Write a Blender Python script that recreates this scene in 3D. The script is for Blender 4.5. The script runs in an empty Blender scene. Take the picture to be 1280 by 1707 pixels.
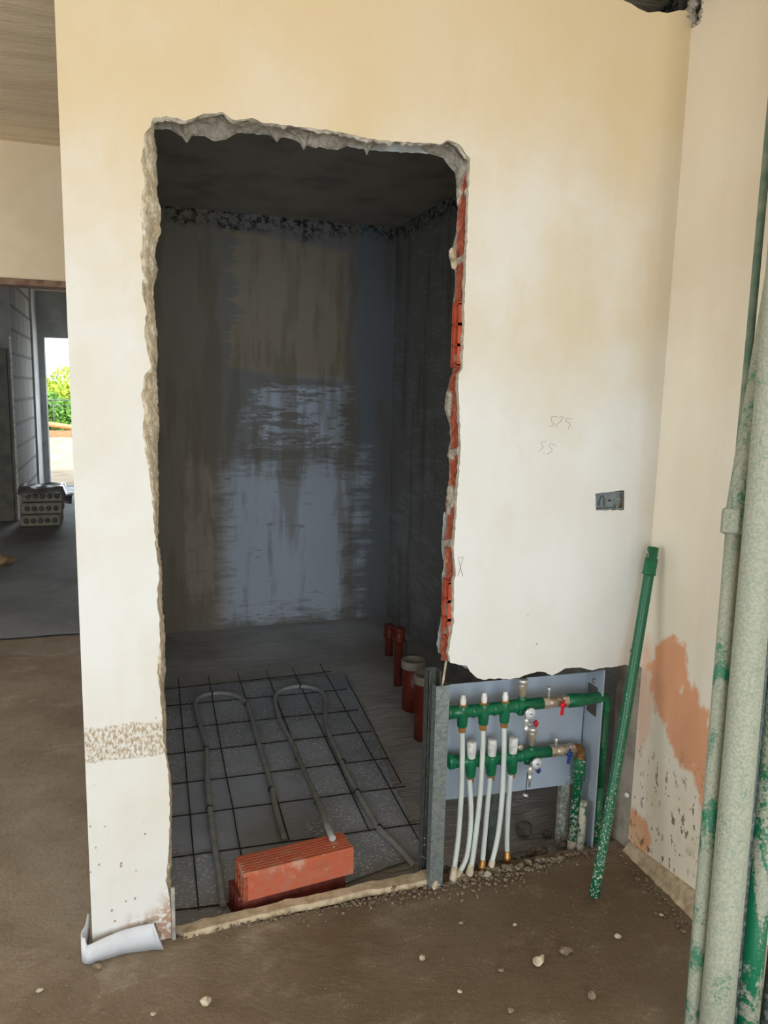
import bpy, math, random
from mathutils import Vector, Matrix, noise as MN
from mathutils.geometry import tessellate_polygon
random.seed(7); rnk = random.Random(3)
sc = bpy.context.scene
COL = sc.collection
V = Vector

# ------------------------------------------------------------------ camera
F = 1282.0; CX, CY = 640.0, 853.5
_D = V((-185, 8150, F)).normalized()
_X = V((3760, -118, F)); _X = (_X - _D * _X.dot(_D)).normalized()
_Y = _D.cross(_X)
if _Y.z < 0: _Y = -_Y
_Z = -_D
CAMP = V((0.107, -1.984, 1.5))
cx_ = V((_X.x, _Y.x, _Z.x)); cy_ = V((_X.y, _Y.y, _Z.y)); cz_ = V((_X.z, _Y.z, _Z.z))
def P(px, py, ax, val):
    """point of the room seen at a photo position, on the plane ax = val"""
    r = cx_ * (px - CX) + cy_ * (py - CY) + cz_ * F
    i = 'xyz'.index(ax)
    return CAMP + r * ((val - CAMP[i]) / r[i])
cd = bpy.data.cameras.new('camera'); cam = bpy.data.objects.new('camera', cd); COL.objects.link(cam)
cd.sensor_fit = 'VERTICAL'; cd.sensor_height = 24; cd.lens = 24 * F / 1707; cd.clip_start = 0.02; cd.clip_end = 300
M = Matrix((( cx_.x, -cy_.x, -cz_.x, CAMP.x), (cx_.y, -cy_.y, -cz_.y, CAMP.y), (cx_.z, -cy_.z, -cz_.z, CAMP.z), (0, 0, 0, 1)))
cam.matrix_world = M
sc.camera = cam
# ------------------------------------------------------------------ view, world, lights
sc.view_settings.view_transform = 'Standard'; sc.view_settings.look = 'None'
sc.view_settings.gamma = 1; sc.view_settings.use_curve_mapping = False
sc.view_settings.exposure = 0.24
sc.cycles.use_denoising = True
sc.cycles.max_bounces = 10; sc.cycles.diffuse_bounces = 6
w = bpy.data.worlds.new('sky'); sc.world = w; w.use_nodes = True
bg = w.node_tree.nodes['Background']; bg.inputs[0].default_value = (0.80, 0.90, 1.0, 1); bg.inputs[1].default_value = 2.2
def light(name, kind, loc, rot, energy, color, **k):
    d = bpy.data.lights.new(name, kind); o = bpy.data.objects.new(name, d); COL.objects.link(o)
    o.location = loc; o.rotation_euler = rot; d.energy = energy; d.color = color
    for a, b in k.items(): setattr(d, a, b)
    return o
# daylight through the big unglazed opening behind the camera, and the sun on the floor there
light('window_daylight', 'AREA', (0.0, -4.55, 1.2), (math.radians(90), 0, 0), 82, (0.84, 0.94, 1.0), shape='RECTANGLE', size=2.6, size_y=2.1)
light('side_fill', 'AREA', (-3.92, -1.5, 1.35), (0, math.radians(-90), 0), 62, (0.86, 0.95, 1.0), shape='RECTANGLE', size=1.7, size_y=2.2)  # fill added to brighten the right wall; the left wall has no window
light('corridor_fill', 'AREA', (-3.92, 1.2, 1.4), (0, math.radians(-90), 0), 26, (0.90, 0.96, 1.0), shape='RECTANGLE', size=1.4, size_y=1.4)  # another added fill, brightens the hall lintel; no window behind it
light('far_door_daylight', 'AREA', (-0.25, 10.2, 1.1), (math.radians(-90), 0, 0), 22, (0.86, 0.94, 1.0), shape='RECTANGLE', size=.9, size_y=2.0)
light('sun', 'SUN', (0, -8, 8), (math.radians(42), 0, math.radians(12)), 3.6, (1.0, 0.94, 0.84), angle=0.01)

# ------------------------------------------------------------------ helpers
def rgb(r, g, b):
    f = lambda c: (c/255/12.92) if c/255 <= .04045 else ((c/255+.055)/1.055)**2.4
    return (f(r), f(g), f(b), 1)
class NT:
    def __init__(s, name):
        s.m = bpy.data.materials.new(name); s.m.use_nodes = True
        s.t = s.m.node_tree; s.N = s.t.nodes; s.L = s.t.links
        s.b = s.N['Principled BSDF']; s.tc = s.N.new('ShaderNodeTexCoord').outputs['Object']
    def set(s, n, i, v):
        if isinstance(v, bpy.types.NodeSocket): s.L.new(v, n.inputs[i])
        else: n.inputs[i].default_value = v
    def math(s, op, a, b=0.0, c=None, clamp=False):
        n = s.N.new('ShaderNodeMath'); n.operation = op; n.use_clamp = clamp
        s.set(n, 0, a); s.set(n, 1, b)
        if c is not None: s.set(n, 2, c)
        return n.outputs[0]
    def vec(s, sx=1, sy=1, sz=1, off=(0, 0, 0), src=None):
        n = s.N.new('ShaderNodeMapping'); s.set(n, 0, src or s.tc); n.inputs['Scale'].default_value = (sx, sy, sz); n.inputs['Location'].default_value = off
        return n.outputs[0]
    def noise(s, scale, detail=4, rough=.55, v=None, dist=0, col=False):
        n = s.N.new('ShaderNodeTexNoise'); s.set(n, 'Vector', v or s.tc); n.inputs['Scale'].default_value = scale
        n.inputs['Detail'].default_value = detail; n.inputs['Roughness'].default_value = rough; n.inputs['Distortion'].default_value = dist
        return n.outputs[1 if col else 0]
    def voro(s, scale, v=None, feat='F1', out=0, rnd=1):
        n = s.N.new('ShaderNodeTexVoronoi'); s.set(n, 'Vector', v or s.tc); n.inputs['Scale'].default_value = scale; n.feature = feat
        n.inputs['Randomness'].default_value = rnd
        return n.outputs[out]
    def step(s, x, lo, hi, a=0., b=1.):
        n = s.N.new('ShaderNodeMapRange'); n.interpolation_type = 'SMOOTHSTEP'; s.set(n, 0, x)
        n.inputs[1].default_value = lo; n.inputs[2].default_value = hi; n.inputs[3].default_value = a; n.inputs[4].default_value = b
        return n.outputs[0]
    def mix(s, f, a, b, mode='MIX'):
        n = s.N.new('ShaderNodeMix'); n.data_type = 'RGBA'; n.blend_type = mode
        s.set(n, 0, f); s.set(n, 6, a); s.set(n, 7, b); return n.outputs[2]
    def sep(s, v=None):
        n = s.N.new('ShaderNodeSeparateXYZ'); s.set(n, 0, v or s.tc); return n.outputs
    def region(s, u, v, cu, cv, ru, rv, edge=None, soft=.15, box=True):
        """mask that is 1 inside a patch of the surface, with a ragged rim"""
        a = s.math('MULTIPLY', s.math('ABSOLUTE', s.math('SUBTRACT', u, cu)), 1/ru)
        b = s.math('MULTIPLY', s.math('ABSOLUTE', s.math('SUBTRACT', v, cv)), 1/rv)
        if box: d = s.math('MAXIMUM', a, b)
        else: d = s.math('SQRT', s.math('ADD', s.math('MULTIPLY', a, a), s.math('MULTIPLY', b, b)))
        if edge is not None: d = s.math('ADD', d, edge)
        return s.step(d, 1-soft, 1+soft, 1., 0.)
    def mx(s, *a):
        r = a[0]
        for x in a[1:]: r = s.math('MAXIMUM', r, x)
        return r
    def fin(s, col=None, rough=None, bump=None, bs=.3, bd=.01, metal=None, spec=None):
        if col is not None: s.set(s.b, 'Base Color', col)
        if rough is not None: s.set(s.b, 'Roughness', rough)
        if metal is not None: s.set(s.b, 'Metallic', metal)
        if spec is not None: s.set(s.b, 'Specular IOR Level', spec)
        if bump is not None:
            n = s.N.new('ShaderNodeBump'); s.set(n, 'Height', bump); n.inputs['Strength'].default_value = bs; n.inputs['Distance'].default_value = bd
            s.L.new(n.outputs[0], s.b.inputs['Normal'])
        return s.m
def simple(name, c, rough=.6, metal=0, var=.12, sc_=30, bs=.1, c2=None, lo=.35, hi=.7):
    n = NT(name); nz = n.noise(sc_, 4)
    a = rgb(*c); b = rgb(*(c2 or tuple(max(0, x*(1-var*2)) for x in c)))
    return n.fin(n.mix(n.step(nz, lo, hi), a, b), rough, nz, bs, .003, metal)
def lev(s, nz, a, m=.0): return s.math('MULTIPLY', s.math('SUBTRACT', nz, .5), a)

class MB:
    def __init__(s): s.v = []; s.f = []; s.mi = []; s.sm = []; s.col = None
    def add(s, vs, fs, mi=0, sm=False):
        o = len(s.v); s.v += [V(x) for x in vs]
        for f in fs: s.f.append(tuple(i+o for i in f)); s.mi.append(mi); s.sm.append(sm)
        return s
    def box(s, lo, hi, mi=0, M=None, bev=0):
        x0, y0, z0 = lo; x1, y1, z1 = hi
        if bev:
            b = bev; vs = []; 
            for (z, i) in ((z0, b), (z0+b, 0), (z1-b, 0), (z1, b)):
                vs += [(x0+i+b*(i == 0), y0+i, z), (x1-i-b*(i == 0), y0+i, z), (x1-i, y0+i+b*(i == 0), z), (x1-i, y1-i-b*(i == 0), z), (x1-i-b*(i == 0), y1-i, z), (x0+i+b*(i == 0), y1-i, z), (x0+i, y1-i-b*(i == 0), z), (x0+i, y0+i+b*(i == 0), z)]
            fs = [tuple(range(7, -1, -1)), tuple(range(24, 32))]
            for k in range(3):
                for j in range(8): fs.append((k*8+j, k*8+(j+1) % 8, k*8+8+(j+1) % 8, k*8+8+j))
        else:
            vs = [(x0, y0, z0), (x1, y0, z0), (x1, y1, z0), (x0, y1, z0), (x0, y0, z1), (x1, y0, z1), (x1, y1, z1), (x0, y1, z1)]
            fs = [(3, 2, 1, 0), (4, 5, 6, 7), (0, 1, 5, 4), (1, 2, 6, 5), (2, 3, 7, 6), (3, 0, 4, 7)]
        if M is not None: vs = [M @ V(x) for x in vs]
        return s.add(vs, fs, mi)
    def tube(s, pts, r, n=12, mi=0, cap=True, sm=True, hole=0):
        pts = [V(p) for p in pts]; rs = r if isinstance(r, (list, tuple)) else [r]*len(pts)
        prev = None; vs = []
        for i, p in enumerate(pts):
            t = (pts[min(i+1, len(pts)-1)] - pts[max(i-1, 0)]).normalized()
            if prev is None:
                u = t.orthogonal().normalized()
            else:
                u = (prev - t*prev.dot(t)).normalized()
            prev = u; w_ = t.cross(u)
            for k in range(n):
                a = 2*math.pi*k/n; vs.append(p + (u*math.cos(a) + w_*math.sin(a))*rs[i])
        fs = []
        for i in range(len(pts)-1):
            for k in range(n): fs.append((i*n+k, i*n+(k+1) % n, (i+1)*n+(k+1) % n, (i+1)*n+k))
        s.add(vs, fs, mi, sm)
        if cap:
            o = len(s.v)-len(vs); s.f.append(tuple(o+k for k in range(n-1, -1, -1))); s.mi.append(mi); s.sm.append(False)
            o2 = len(s.v)-n; s.f.append(tuple(o2+k for k in range(n))); s.mi.append(mi); s.sm.append(False)
        return s
    def lathe(s, base, axis, prof, n=20, mi=0, sm=True, flat=False):
        """prof: list of (distance along the axis, radius)"""
        base = V(base); ax = V(axis).normalized(); u = ax.orthogonal().normalized()
        if abs(ax.z) < .9: u = (V((0, 0, 1)) - ax*ax.z).normalized()
        w_ = ax.cross(u); vs = []
        for (h, r) in prof:
            for k in range(n):
                a = 2*math.pi*(k+.5)/n; vs.append(base + ax*h + (u*math.cos(a)+w_*math.sin(a))*max(r, 1e-5))
        fs = []
        for i in range(len(prof)-1):
            for k in range(n): fs.append((i*n+k, i*n+(k+1) % n, (i+1)*n+(k+1) % n, (i+1)*n+k))
        fs.append(tuple(range(n-1, -1, -1))); fs.append(tuple((len(prof)-1)*n+k for k in range(n)))
        return s.add(vs, fs, mi, sm and not flat)
    def rock(s, c, r, seed=0, sq=(1, 1, .7), mi=0):
        c = V(c); t = (1+5**.5)/2
        vs = [V(x).normalized() for x in ((-1, t, 0), (1, t, 0), (-1, -t, 0), (1, -t, 0), (0, -1, t), (0, 1, t), (0, -1, -t), (0, 1, -t), (t, 0, -1), (t, 0, 1), (-t, 0, -1), (-t, 0, 1))]
        fs = [(0, 11, 5), (0, 5, 1), (0, 1, 7), (0, 7, 10), (0, 10, 11), (1, 5, 9), (5, 11, 4), (11, 10, 2), (10, 7, 6), (7, 1, 8), (3, 9, 4), (3, 4, 2), (3, 2, 6), (3, 6, 8), (3, 8, 9), (4, 9, 5), (2, 4, 11), (6, 2, 10), (8, 6, 7), (9, 8, 1)]
        if r > .008:
            nf = []; cache = {}
            def mid(a, b):
                k = (min(a, b), max(a, b))
                if k not in cache: cache[k] = len(vs); vs.append(((vs[a]+vs[b])/2).normalized())
                return cache[k]
            for a, b, d in fs:
                ab, bd_, da = mid(a, b), mid(b, d), mid(d, a); nf += [(a, ab, da), (b, bd_, ab), (d, da, bd_), (ab, bd_, da)]
            fs = nf
        rz = random.Random(seed); ang = rz.uniform(0, 6.28); ca, sa = math.cos(ang), math.sin(ang)
        out = []
        for v in vs:
            k = .82 + .45*MN.noise(v*1.3 + V((seed*3.1, seed*1.7, seed*.9)))
            q = V((v.x*sq[0], v.y*sq[1], v.z*sq[2]))*k*r
            out.append(c + V((q.x*ca-q.y*sa, q.x*sa+q.y*ca, q.z)))
        return s.add(out, fs, mi)
    def build(s, name, mats, parent=None, cols=None):
        me = bpy.data.meshes.new(name); me.from_pydata([tuple(x) for x in s.v], [], s.f)
        if not isinstance(mats, (list, tuple)): mats = [mats]
        for m in mats: me.materials.append(m)
        me.polygons.foreach_set('material_index', s.mi); me.polygons.foreach_set('use_smooth', s.sm)
        if cols:
            at = me.color_attributes.new('tone', 'FLOAT_COLOR', 'POINT')
            fl = []
            for c in cols: fl += list(c)
            at.data.foreach_set('color', fl)
        me.update()
        o = bpy.data.objects.new(name, me); COL.objects.link(o)
        if parent: o.parent = parent
        return o
def struct(o): o['kind'] = 'structure'; return o
def tag(o, label, cat, group=None, kind=None):
    o['label'] = label; o['category'] = cat
    if group: o['group'] = group
    if kind: o['kind'] = kind
    return o
def thing(name, label, cat, group=None, loc=None):
    o = bpy.data.objects.new(name, None); COL.objects.link(o); o.empty_display_size = .05
    return tag(o, label, cat, group)
def based(root, at):
    """move the Empty of a thing to its base, keeping the parts where they are"""
    at = V(at); root.location = at
    for c in COL.objects:
        if c.parent == root: c.matrix_parent_inverse = Matrix.Translation(-at)
def smooth(pts, n=8):
    pts = [V(p) for p in pts]; out = []
    for i in range(len(pts)-1):
        p0 = pts[max(i-1, 0)]; p1 = pts[i]; p2 = pts[i+1]; p3 = pts[min(i+2, len(pts)-1)]
        for k in range(n):
            t = k/n
            out.append(.5*((2*p1)+(p2-p0)*t+(2*p0-5*p1+4*p2-p3)*t*t+(3*p1-p0-3*p2+p3)*t**3))
    out.append(pts[-1]); return out
def resample(pts, n):
    pts = [V(p) for p in pts]; d = [0]
    for a, b in zip(pts, pts[1:]): d.append(d[-1]+(b-a).length)
    out = []; j = 0
    for i in range(n):
        s = d[-1]*i/(n-1)
        while j < len(d)-2 and d[j+1] < s: j += 1
        t = (s-d[j])/max(1e-9, d[j+1]-d[j]); out.append(pts[j].lerp(pts[j+1], min(1, t)))
    return out

# ------------------------------------------------------------------ materials
# cream plaster of the main wall
n = NT('cream_plaster'); x, y, z = n.sep()
n1 = n.noise(1.6, 5, .6); n2 = n.noise(7, 6, .65, n.vec(1, 1, .45)); n3 = n.noise(60, 3); n4 = n.noise(.9, 3, .5, n.vec(1.4, 1, .5, (3, 0, 1)))
base = n.mix(n.step(n1, .35, .68), rgb(224, 225, 224), rgb(216, 212, 201))
coat_bounce = n.step(n.math('ADD', z, n.math('ADD', lev(n, n1, 1.2), lev(n, n2, .35))), 1.35, 2.45)       # yellowish plaster patches with warm bounce light painted in, stronger upward
coat_bounce = n.math('MULTIPLY', coat_bounce, n.step(n4, .25, .6, .6, 1.))
base = n.mix(n.math('MULTIPLY', coat_bounce, .8), base, rgb(212, 186, 136))
base = n.mix(n.math('MULTIPLY', n.step(n2, .5, .72), .18), base, rgb(204, 190, 160))
vert = n.noise(5, 3, .5, n.vec(1, 1, .06))
base = n.mix(n.math('MULTIPLY', n.step(vert, .5, .7), n.math('MULTIPLY', n.step(x, .95, 1.4), .3)), base, rgb(176, 164, 138))  # soft vertical shade bands near the corner, painted into the plaster colour
# mortar band scratched across the left pier
er = n.math('ADD', lev(n, n.noise(14, 4), .55), lev(n, n.noise(70, 3), .5))
band = n.region(x, n.math('ADD', z, n.math('MULTIPLY', x, .02)), .07, .592, .20, .046, er, .06)
band = n.math('MULTIPLY', band, n.step(x, .2, .215, 1., 0.))
cells = n.voro(130, n.vec(1, 1, .6), out=0)
base = n.mix(n.math('MULTIPLY', band, n.step(n.noise(110, 3, .6, n.vec(1.3, 1, .7)), .40, .62)), base, rgb(172, 152, 126))
# splashes near the floor
sp = n.voro(42, n.vec(1, 1, .8)); spn = n.noise(5, 3)
lowm = n.step(z, .15, .6, 1., .0)
dots = n.math('MULTIPLY', n.step(sp, .10, .17, 1., 0.), n.step(n.math('ADD', n.noise(9, 2), n.math('MULTIPLY', lowm, .2)), .60, .66))
dots = n.math('MULTIPLY', dots, n.step(z, .7, 1.0, 1., 0.))
base = n.mix(n.math('MULTIPLY', dots, .8), base, rgb(138, 116, 94))
raw = n.math('MULTIPLY', n.step(n.math('ADD', z, n.math('ADD', n.math('MULTIPLY', n.math('SUBTRACT', x, .1), -.75), lev(n, n2, .25))), .02, .10, 1., 0.), n.step(x, .25, .3, 1., 0.))
base = n.mix(n.math('MULTIPLY', raw, n.step(n.noise(60, 5), .38, .54)), base, rgb(176, 140, 118))
hair = n.math('MULTIPLY', n.step(n.noise(16, 5, .7, n.vec(2.2, 1, .35), 1.), .665, .69), n.step(n.noise(2.5, 2), .5, .6)); base = n.mix(n.math('MULTIPLY', hair, .3), base, rgb(186, 168, 134))
bump = n.math('ADD', n.math('ADD', n.math('MULTIPLY', n.math('ADD', n1, n.math('MULTIPLY', vert, n.step(x, 1.1, 1.4, .1, .9))), 1.5), n.math('MULTIPLY', n2, .5)), n.math('ADD', n.math('MULTIPLY', n3, .07), n.math('MULTIPLY', n.math('MULTIPLY', band, n.noise(80, 3)), 1.6)))
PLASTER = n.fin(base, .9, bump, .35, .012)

# broken rim of the hole: tone comes from the mesh
n = NT('broken_masonry'); a = n.N.new('ShaderNodeVertexColor'); a.layer_name = 'tone'
nz = n.noise(55, 5, .65); n5 = n.noise(160, 3)
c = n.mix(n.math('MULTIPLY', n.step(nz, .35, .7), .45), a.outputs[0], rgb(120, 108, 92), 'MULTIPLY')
RIM = n.fin(c, .95, n.math('ADD', nz, n.math('MULTIPLY', n5, .4)), .8, .006)

# right wall: beige coat with raw orange patches and chipped specks near the floor
n = NT('beige_plaster'); x, y, z = n.sep()
n1 = n.noise(2, 5, .6); n2 = n.noise(9, 5, .6, n.vec(1, 1, .4)); n3 = n.noise(60, 3)
base = n.mix(n.step(n1, .35, .7), rgb(238, 232, 220), rgb(232, 223, 206))
base = n.mix(n.math('MULTIPLY', n.step(n.noise(6, 4, .6, n.vec(1, 1, .15)), .45, .7), .4), base, rgb(222, 214, 198))
base = n.mix(n.math('MULTIPLY', n.step(n.math('ADD', z, lev(n, n1, .8)), 1.3, 2.3), .35), base, rgb(205, 182, 144))
er = n.math('ADD', lev(n, n.noise(7, 5, .6, n.vec(1, 1, .6)), 2.2), lev(n, n.noise(30, 3), .5))
o1 = n.region(y, z, -.12, .66, .085, .16, er, .15, False); o2 = n.region(y, z, -.24, .54, .11, .12, er, .12, False); o3 = n.region(y, z, -.04, .09, .06, .07, er, .2, False); o4 = n.region(y, z, -.33, .48, .07, .17, er, .12, False); o5 = n.region(y, z, -.03, .56, .035, .2, er, .3, False)
om = n.mx(o1, o2, o3, o4, n.math('MULTIPLY', o5, .5)); streak = n.step(n.noise(10, 4, .6, n.vec(1, 1, .3, (4, 4, 4))), .64, .70, 1., .0)
base = n.mix(n.math('MULTIPLY', n.math('MULTIPLY', om, streak), .85), base, n.mix(n.step(n2, .35, .65), rgb(232, 158, 112), rgb(218, 148, 102)))
sp = n.voro(60, n.vec(1, 1, .5)); low = n.step(z, .25, .5, 1., 0.)
dots = n.math('MULTIPLY', n.math('MULTIPLY', n.step(n.noise(48, 3, .6, n.vec(1, 1, .55)), .58, .63), n.step(n.noise(9, 2), .38, .5)), low)
base = n.mix(n.math('MULTIPLY', dots, .9), base, rgb(122, 98, 76))
big = n.math('MULTIPLY', n.step(n.noise(11, 4, .6, n.vec(1, 1, 1, (2, 5, 1))), .58, .63), n.step(z, .08, .2, 1., 0.))
base = n.mix(n.math('MULTIPLY', big, .7), base, rgb(120, 102, 82))
pale = n.math('MULTIPLY', n.step(n.noise(6, 5, .6, n.vec(1, 1, .7, (8, 5, 1))), .5, .62), n.step(z, .1, .4, .5, 0.))
base = n.mix(pale, base, rgb(214, 196, 160))
BEIGE = n.fin(base, .9, n.math('ADD', n.math('ADD', n1, n2), n.math('SUBTRACT', n.math('MULTIPLY', n3, .1), n.math('MULTIPLY', dots, .5))), .3, .01)

# brown dusty screed
n = NT('screed_floor'); x, y, z = n.sep()
n1 = n.noise(1.1, 7, .66); n2 = n.noise(4.2, 7, .72, n.vec(.8, 1.25, 1), .25); n3 = n.noise(75, 5, .75); n4 = n.noise(19, 5, .7)
base = n.mix(n.step(n1, .35, .66), rgb(150, 137, 121), rgb(118, 101, 82))
base = n.mix(n.math('MULTIPLY', n.step(n2, .52, .68), .5), base, rgb(172, 160, 144))
base = n.mix(n.math('MULTIPLY', n.step(n4, .5, .7), .3), base, rgb(98, 82, 64))
damp = n.region(x, y, 1.10, -.30, .75, .40, n.math('ADD', lev(n, n1, 1.6), lev(n, n2, 1.0)), .4, False)
base = n.mix(n.math('MULTIPLY', damp, .62), base, rgb(86, 68, 48))
dust = n.math('MULTIPLY', n.step(n3, .58, .68), n.step(n2, .46, .6))
base = n.mix(n.math('MULTIPLY', dust, .5), base, rgb(188, 176, 158))
base = n.mix(n.math('MULTIPLY', n.step(n.noise(230, 2), .64, .72), .45), base, rgb(170, 156, 136))
FLOOR = n.fin(base, n.step(n1, .3, .7, .85, .66), n.math('ADD', n.math('ADD', n.math('MULTIPLY', n2, 1.2), n.math('MULTIPLY', n4, .5)), n.math('MULTIPLY', n3, .3)), .55, .012)

n = NT('dark_screed_floor'); n1 = n.noise(1.1, 6, .62); n2 = n.noise(6, 6, .7); n3 = n.noise(60, 4, .7)
base = n.mix(n.step(n1, .33, .68), rgb(140, 143, 148), rgb(112, 114, 118))
base = n.mix(n.math('MULTIPLY', n.step(n2, .55, .7), .5), base, rgb(158, 156, 152))
DARKFLOOR = n.fin(base, .75, n.math('ADD', n2, n.math('MULTIPLY', n3, .25)), .5, .015)

# cement render of the shower, with trowelled patches
def cement(name, uax):
    n = NT(name); s = n.sep(); u = s[uax]; z = s[2]
    sc3 = (1, 1, 1)
    st = n.noise(3.2, 7, .66, n.vec(1, 1, 4.2), .5); st2 = n.noise(9, 6, .7, n.vec(.6, .6, 4.5)); vs = n.noise(4, 5, .6, n.vec(1.6, 1.6, .25)); fine = n.noise(60, 3)
    big = n.noise(1.1, 3, .5)
    d = n.math('ADD', n.math('ADD', lev(n, st, 1.2), lev(n, st2, .7)), lev(n, big, .8))
    if uax == 0:
        # dry coats left by the trowel: tinted brown on top, bluish skylight painted into the pale ones below, ragged to the sides
        hr = n.math('ADD', lev(n, st2, 1.0), lev(n, st, 1.5)); vr = lev(n, vs, .9)
        A = n.region(n.math('ADD', u, n.math('MULTIPLY', n.step(u, 1.3, 1.0), n.math('MULTIPLY', hr, -.25))), n.math('ADD', z, n.math('MULTIPLY', u, .1)), 1.18, 2.12, .37, .42, n.math('MULTIPLY', lev(n, st2, 1), .12), .06)
        A = n.math('MULTIPLY', A, n.step(n.math('ADD', d, lev(n, n.noise(30, 5, .7, n.vec(.3, .3, 2.6)), .8)), -.62, -.5, .3, 1.))
        B = n.region(u, z, 1.24, 1.33, .33, .20, n.math('ADD', n.math('MULTIPLY', hr, 1.3), lev(n, big, 1.2)), .14); hf = lev(n, n.noise(26, 5, .7, n.vec(.35, .35, 2.6)), .9); d2 = n.math('ADD', d, hf); B = n.math('MULTIPLY', B, n.step(d2, -.10, -.02, .12, 1.))
        Cc = n.region(u, z, 1.17, .50, .46, .52, n.math('ADD', n.math('MULTIPLY', hr, .7), n.math('MULTIPLY', vr, .7)), .2); Cc = n.math('MULTIPLY', Cc, n.step(n.math('ADD', d2, lev(n, n.noise(5, 5, .6, n.vec(1, 1, 2.2, (7, 7, 7))), .9)), -.24, -.14, .2, 1.))
        Ll = n.region(u, z, .58, .60, .09, .48, n.math('ADD', n.math('MULTIPLY', hr, .5), vr), .12); Ll = n.math('MULTIPLY', n.math('MULTIPLY', Ll, n.step(d2, -.3, -.2, .2, 1.)), .7)
        m = n.mx(n.math('MULTIPLY', A, .6), B, n.math('MULTIPLY', Cc, .9), Ll)
    else:
        m = n.math('MULTIPLY', n.step(n.math('ADD', d, lev(n, n.noise(26, 5, .7, n.vec(.35, .35, 2.6)), .8)), .04, .09), .5)
    base = n.mix(m, (n.mix(n.step(u, 1.58, 1.64), n.mix(n.step(u, .6, .85), rgb(150, 140, 126), rgb(142, 140, 137)), rgb(132, 138, 144)) if uax == 0 else rgb(158, 160, 158)), (n.mix(n.step(z, 1.5, 1.62), n.mix(n.step(u, .66, .8), rgb(180, 166, 146), rgb(204, 214, 228)), rgb(182, 164, 134)) if uax == 0 else rgb(188, 194, 198)))
    base = n.mix(n.math('MULTIPLY', n.step(vs, .5, .62), .5), base, rgb(124, 112, 94))
    scr = n.math('MULTIPLY', n.step(n.noise(22, 5, .7, n.vec(.5, .5, 2.2), 2.), .66, .70), n.step(z, .2, .5, 0., 1.))
    if uax == 0: scr = n.math('MULTIPLY', scr, n.region(u, z, 1.3, .78, .45, .3, None, .4, False))
    else: scr = n.math('MULTIPLY', scr, .25)
    base = n.mix(scr, base, rgb(205, 205, 198))
    wsp = n.math('MULTIPLY', n.step(n.noise(120, 2), .70, .74), n.step(n.noise(6, 3), .5, .6)); base = n.mix(n.math('MULTIPLY', wsp, .5), base, rgb(215, 215, 210))
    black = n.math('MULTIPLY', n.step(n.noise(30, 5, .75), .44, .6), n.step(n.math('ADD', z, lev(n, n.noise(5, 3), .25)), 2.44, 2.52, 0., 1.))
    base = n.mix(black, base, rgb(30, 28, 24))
    return n.fin(base, .8, n.math('ADD', n.math('ADD', st, st2), n.math('MULTIPLY', fine, .15)), .35, .012)
CEM_BACK = cement('cement_render_back', 0); CEM_SIDE = cement('cement_render_side', 1)
n = NT('recess_render'); n1 = n.noise(9, 5, .6); n2 = n.noise(3, 3)
b = n.mix(n.step(n1, .4, .65), rgb(168, 160, 148), rgb(140, 132, 120)); b = n.mix(n.math('MULTIPLY', n.step(n2, .5, .6), .22), b, rgb(150, 112, 96))
RECESS = n.fin(b, .9, n1, .5, .01)
n = NT('shower_ceiling_render'); n1 = n.noise(4, 5, .6)
SCEIL = n.fin(n.mix(n.step(n1, .4, .7), rgb(176, 170, 158), rgb(150, 144, 132)), .9, n1, .3, .01)
n = NT('board_marked_ceiling'); st = n.noise(3, 5, .6, n.vec(.5, 6, 1), .3); n2 = n.noise(30, 3, .6, n.vec(.4, 3, 1))
b = n.mix(n.step(st, .35, .7), rgb(226, 206, 174), rgb(206, 184, 152)); b = n.mix(n.math('MULTIPLY', n.step(n2, .66, .72), .7), b, rgb(96, 74, 52))
CEIL = n.fin(b, .9, n.math('ADD', st, n2), .4, .01)
n = NT('beige_far_plaster'); n1 = n.noise(2, 5, .6); b = n.mix(n.step(n1, .35, .7), rgb(232, 214, 184), rgb(220, 200, 168)); FARPL = n.fin(b, .9, n1, .2, .01)
n = NT('grey_far_render'); n1 = n.noise(3, 5, .6); b = n.mix(n.step(n1, .35, .7), rgb(168, 170, 168), rgb(140, 142, 142)); FARGREY = n.fin(b, .9, n1, .3, .01)

RED = simple('red_clay', (190, 88, 58), .85, c2=(164, 70, 46), sc_=25, bs=.3)
n = NT('red_clay_dusty'); n1 = n.noise(22, 6, .7); n2 = n.noise(9, 4, .6); li = n.noise(60, 3, .6, n.vec(.06, 1, 1))
b = n.mix(n.step(n1, .35, .7), rgb(184, 90, 60), rgb(172, 104, 82)); b = n.mix(n.math('MULTIPLY', n.step(n2, .54, .66), .6), b, rgb(196, 168, 148)); b = n.mix(n.math('MULTIPLY', n.step(li, .5, .7), .3), b, rgb(150, 60, 38))
CLAY = n.fin(b, .85, n.math('ADD', n1, li), .3, .003)
DARKRED = simple('dark_red_clay', (122, 52, 42), .8, c2=(92, 38, 32), sc_=30)  # darker red for block cells, corner lump and lower brick
MORTAR = simple('mortar_grey', (172, 164, 150), .95, c2=(140, 130, 116), sc_=60, bs=.6)
CONC = simple('pale_concrete', (196, 180, 154), .95, c2=(160, 142, 116), sc_=35, bs=.5)
n = NT('green_plastic'); n1 = n.noise(40, 3)
GREEN = n.fin(n.mix(n.step(n1, .3, .75), rgb(14, 108, 72), rgb(10, 88, 58)), .33, n1, .05, .002)
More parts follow.
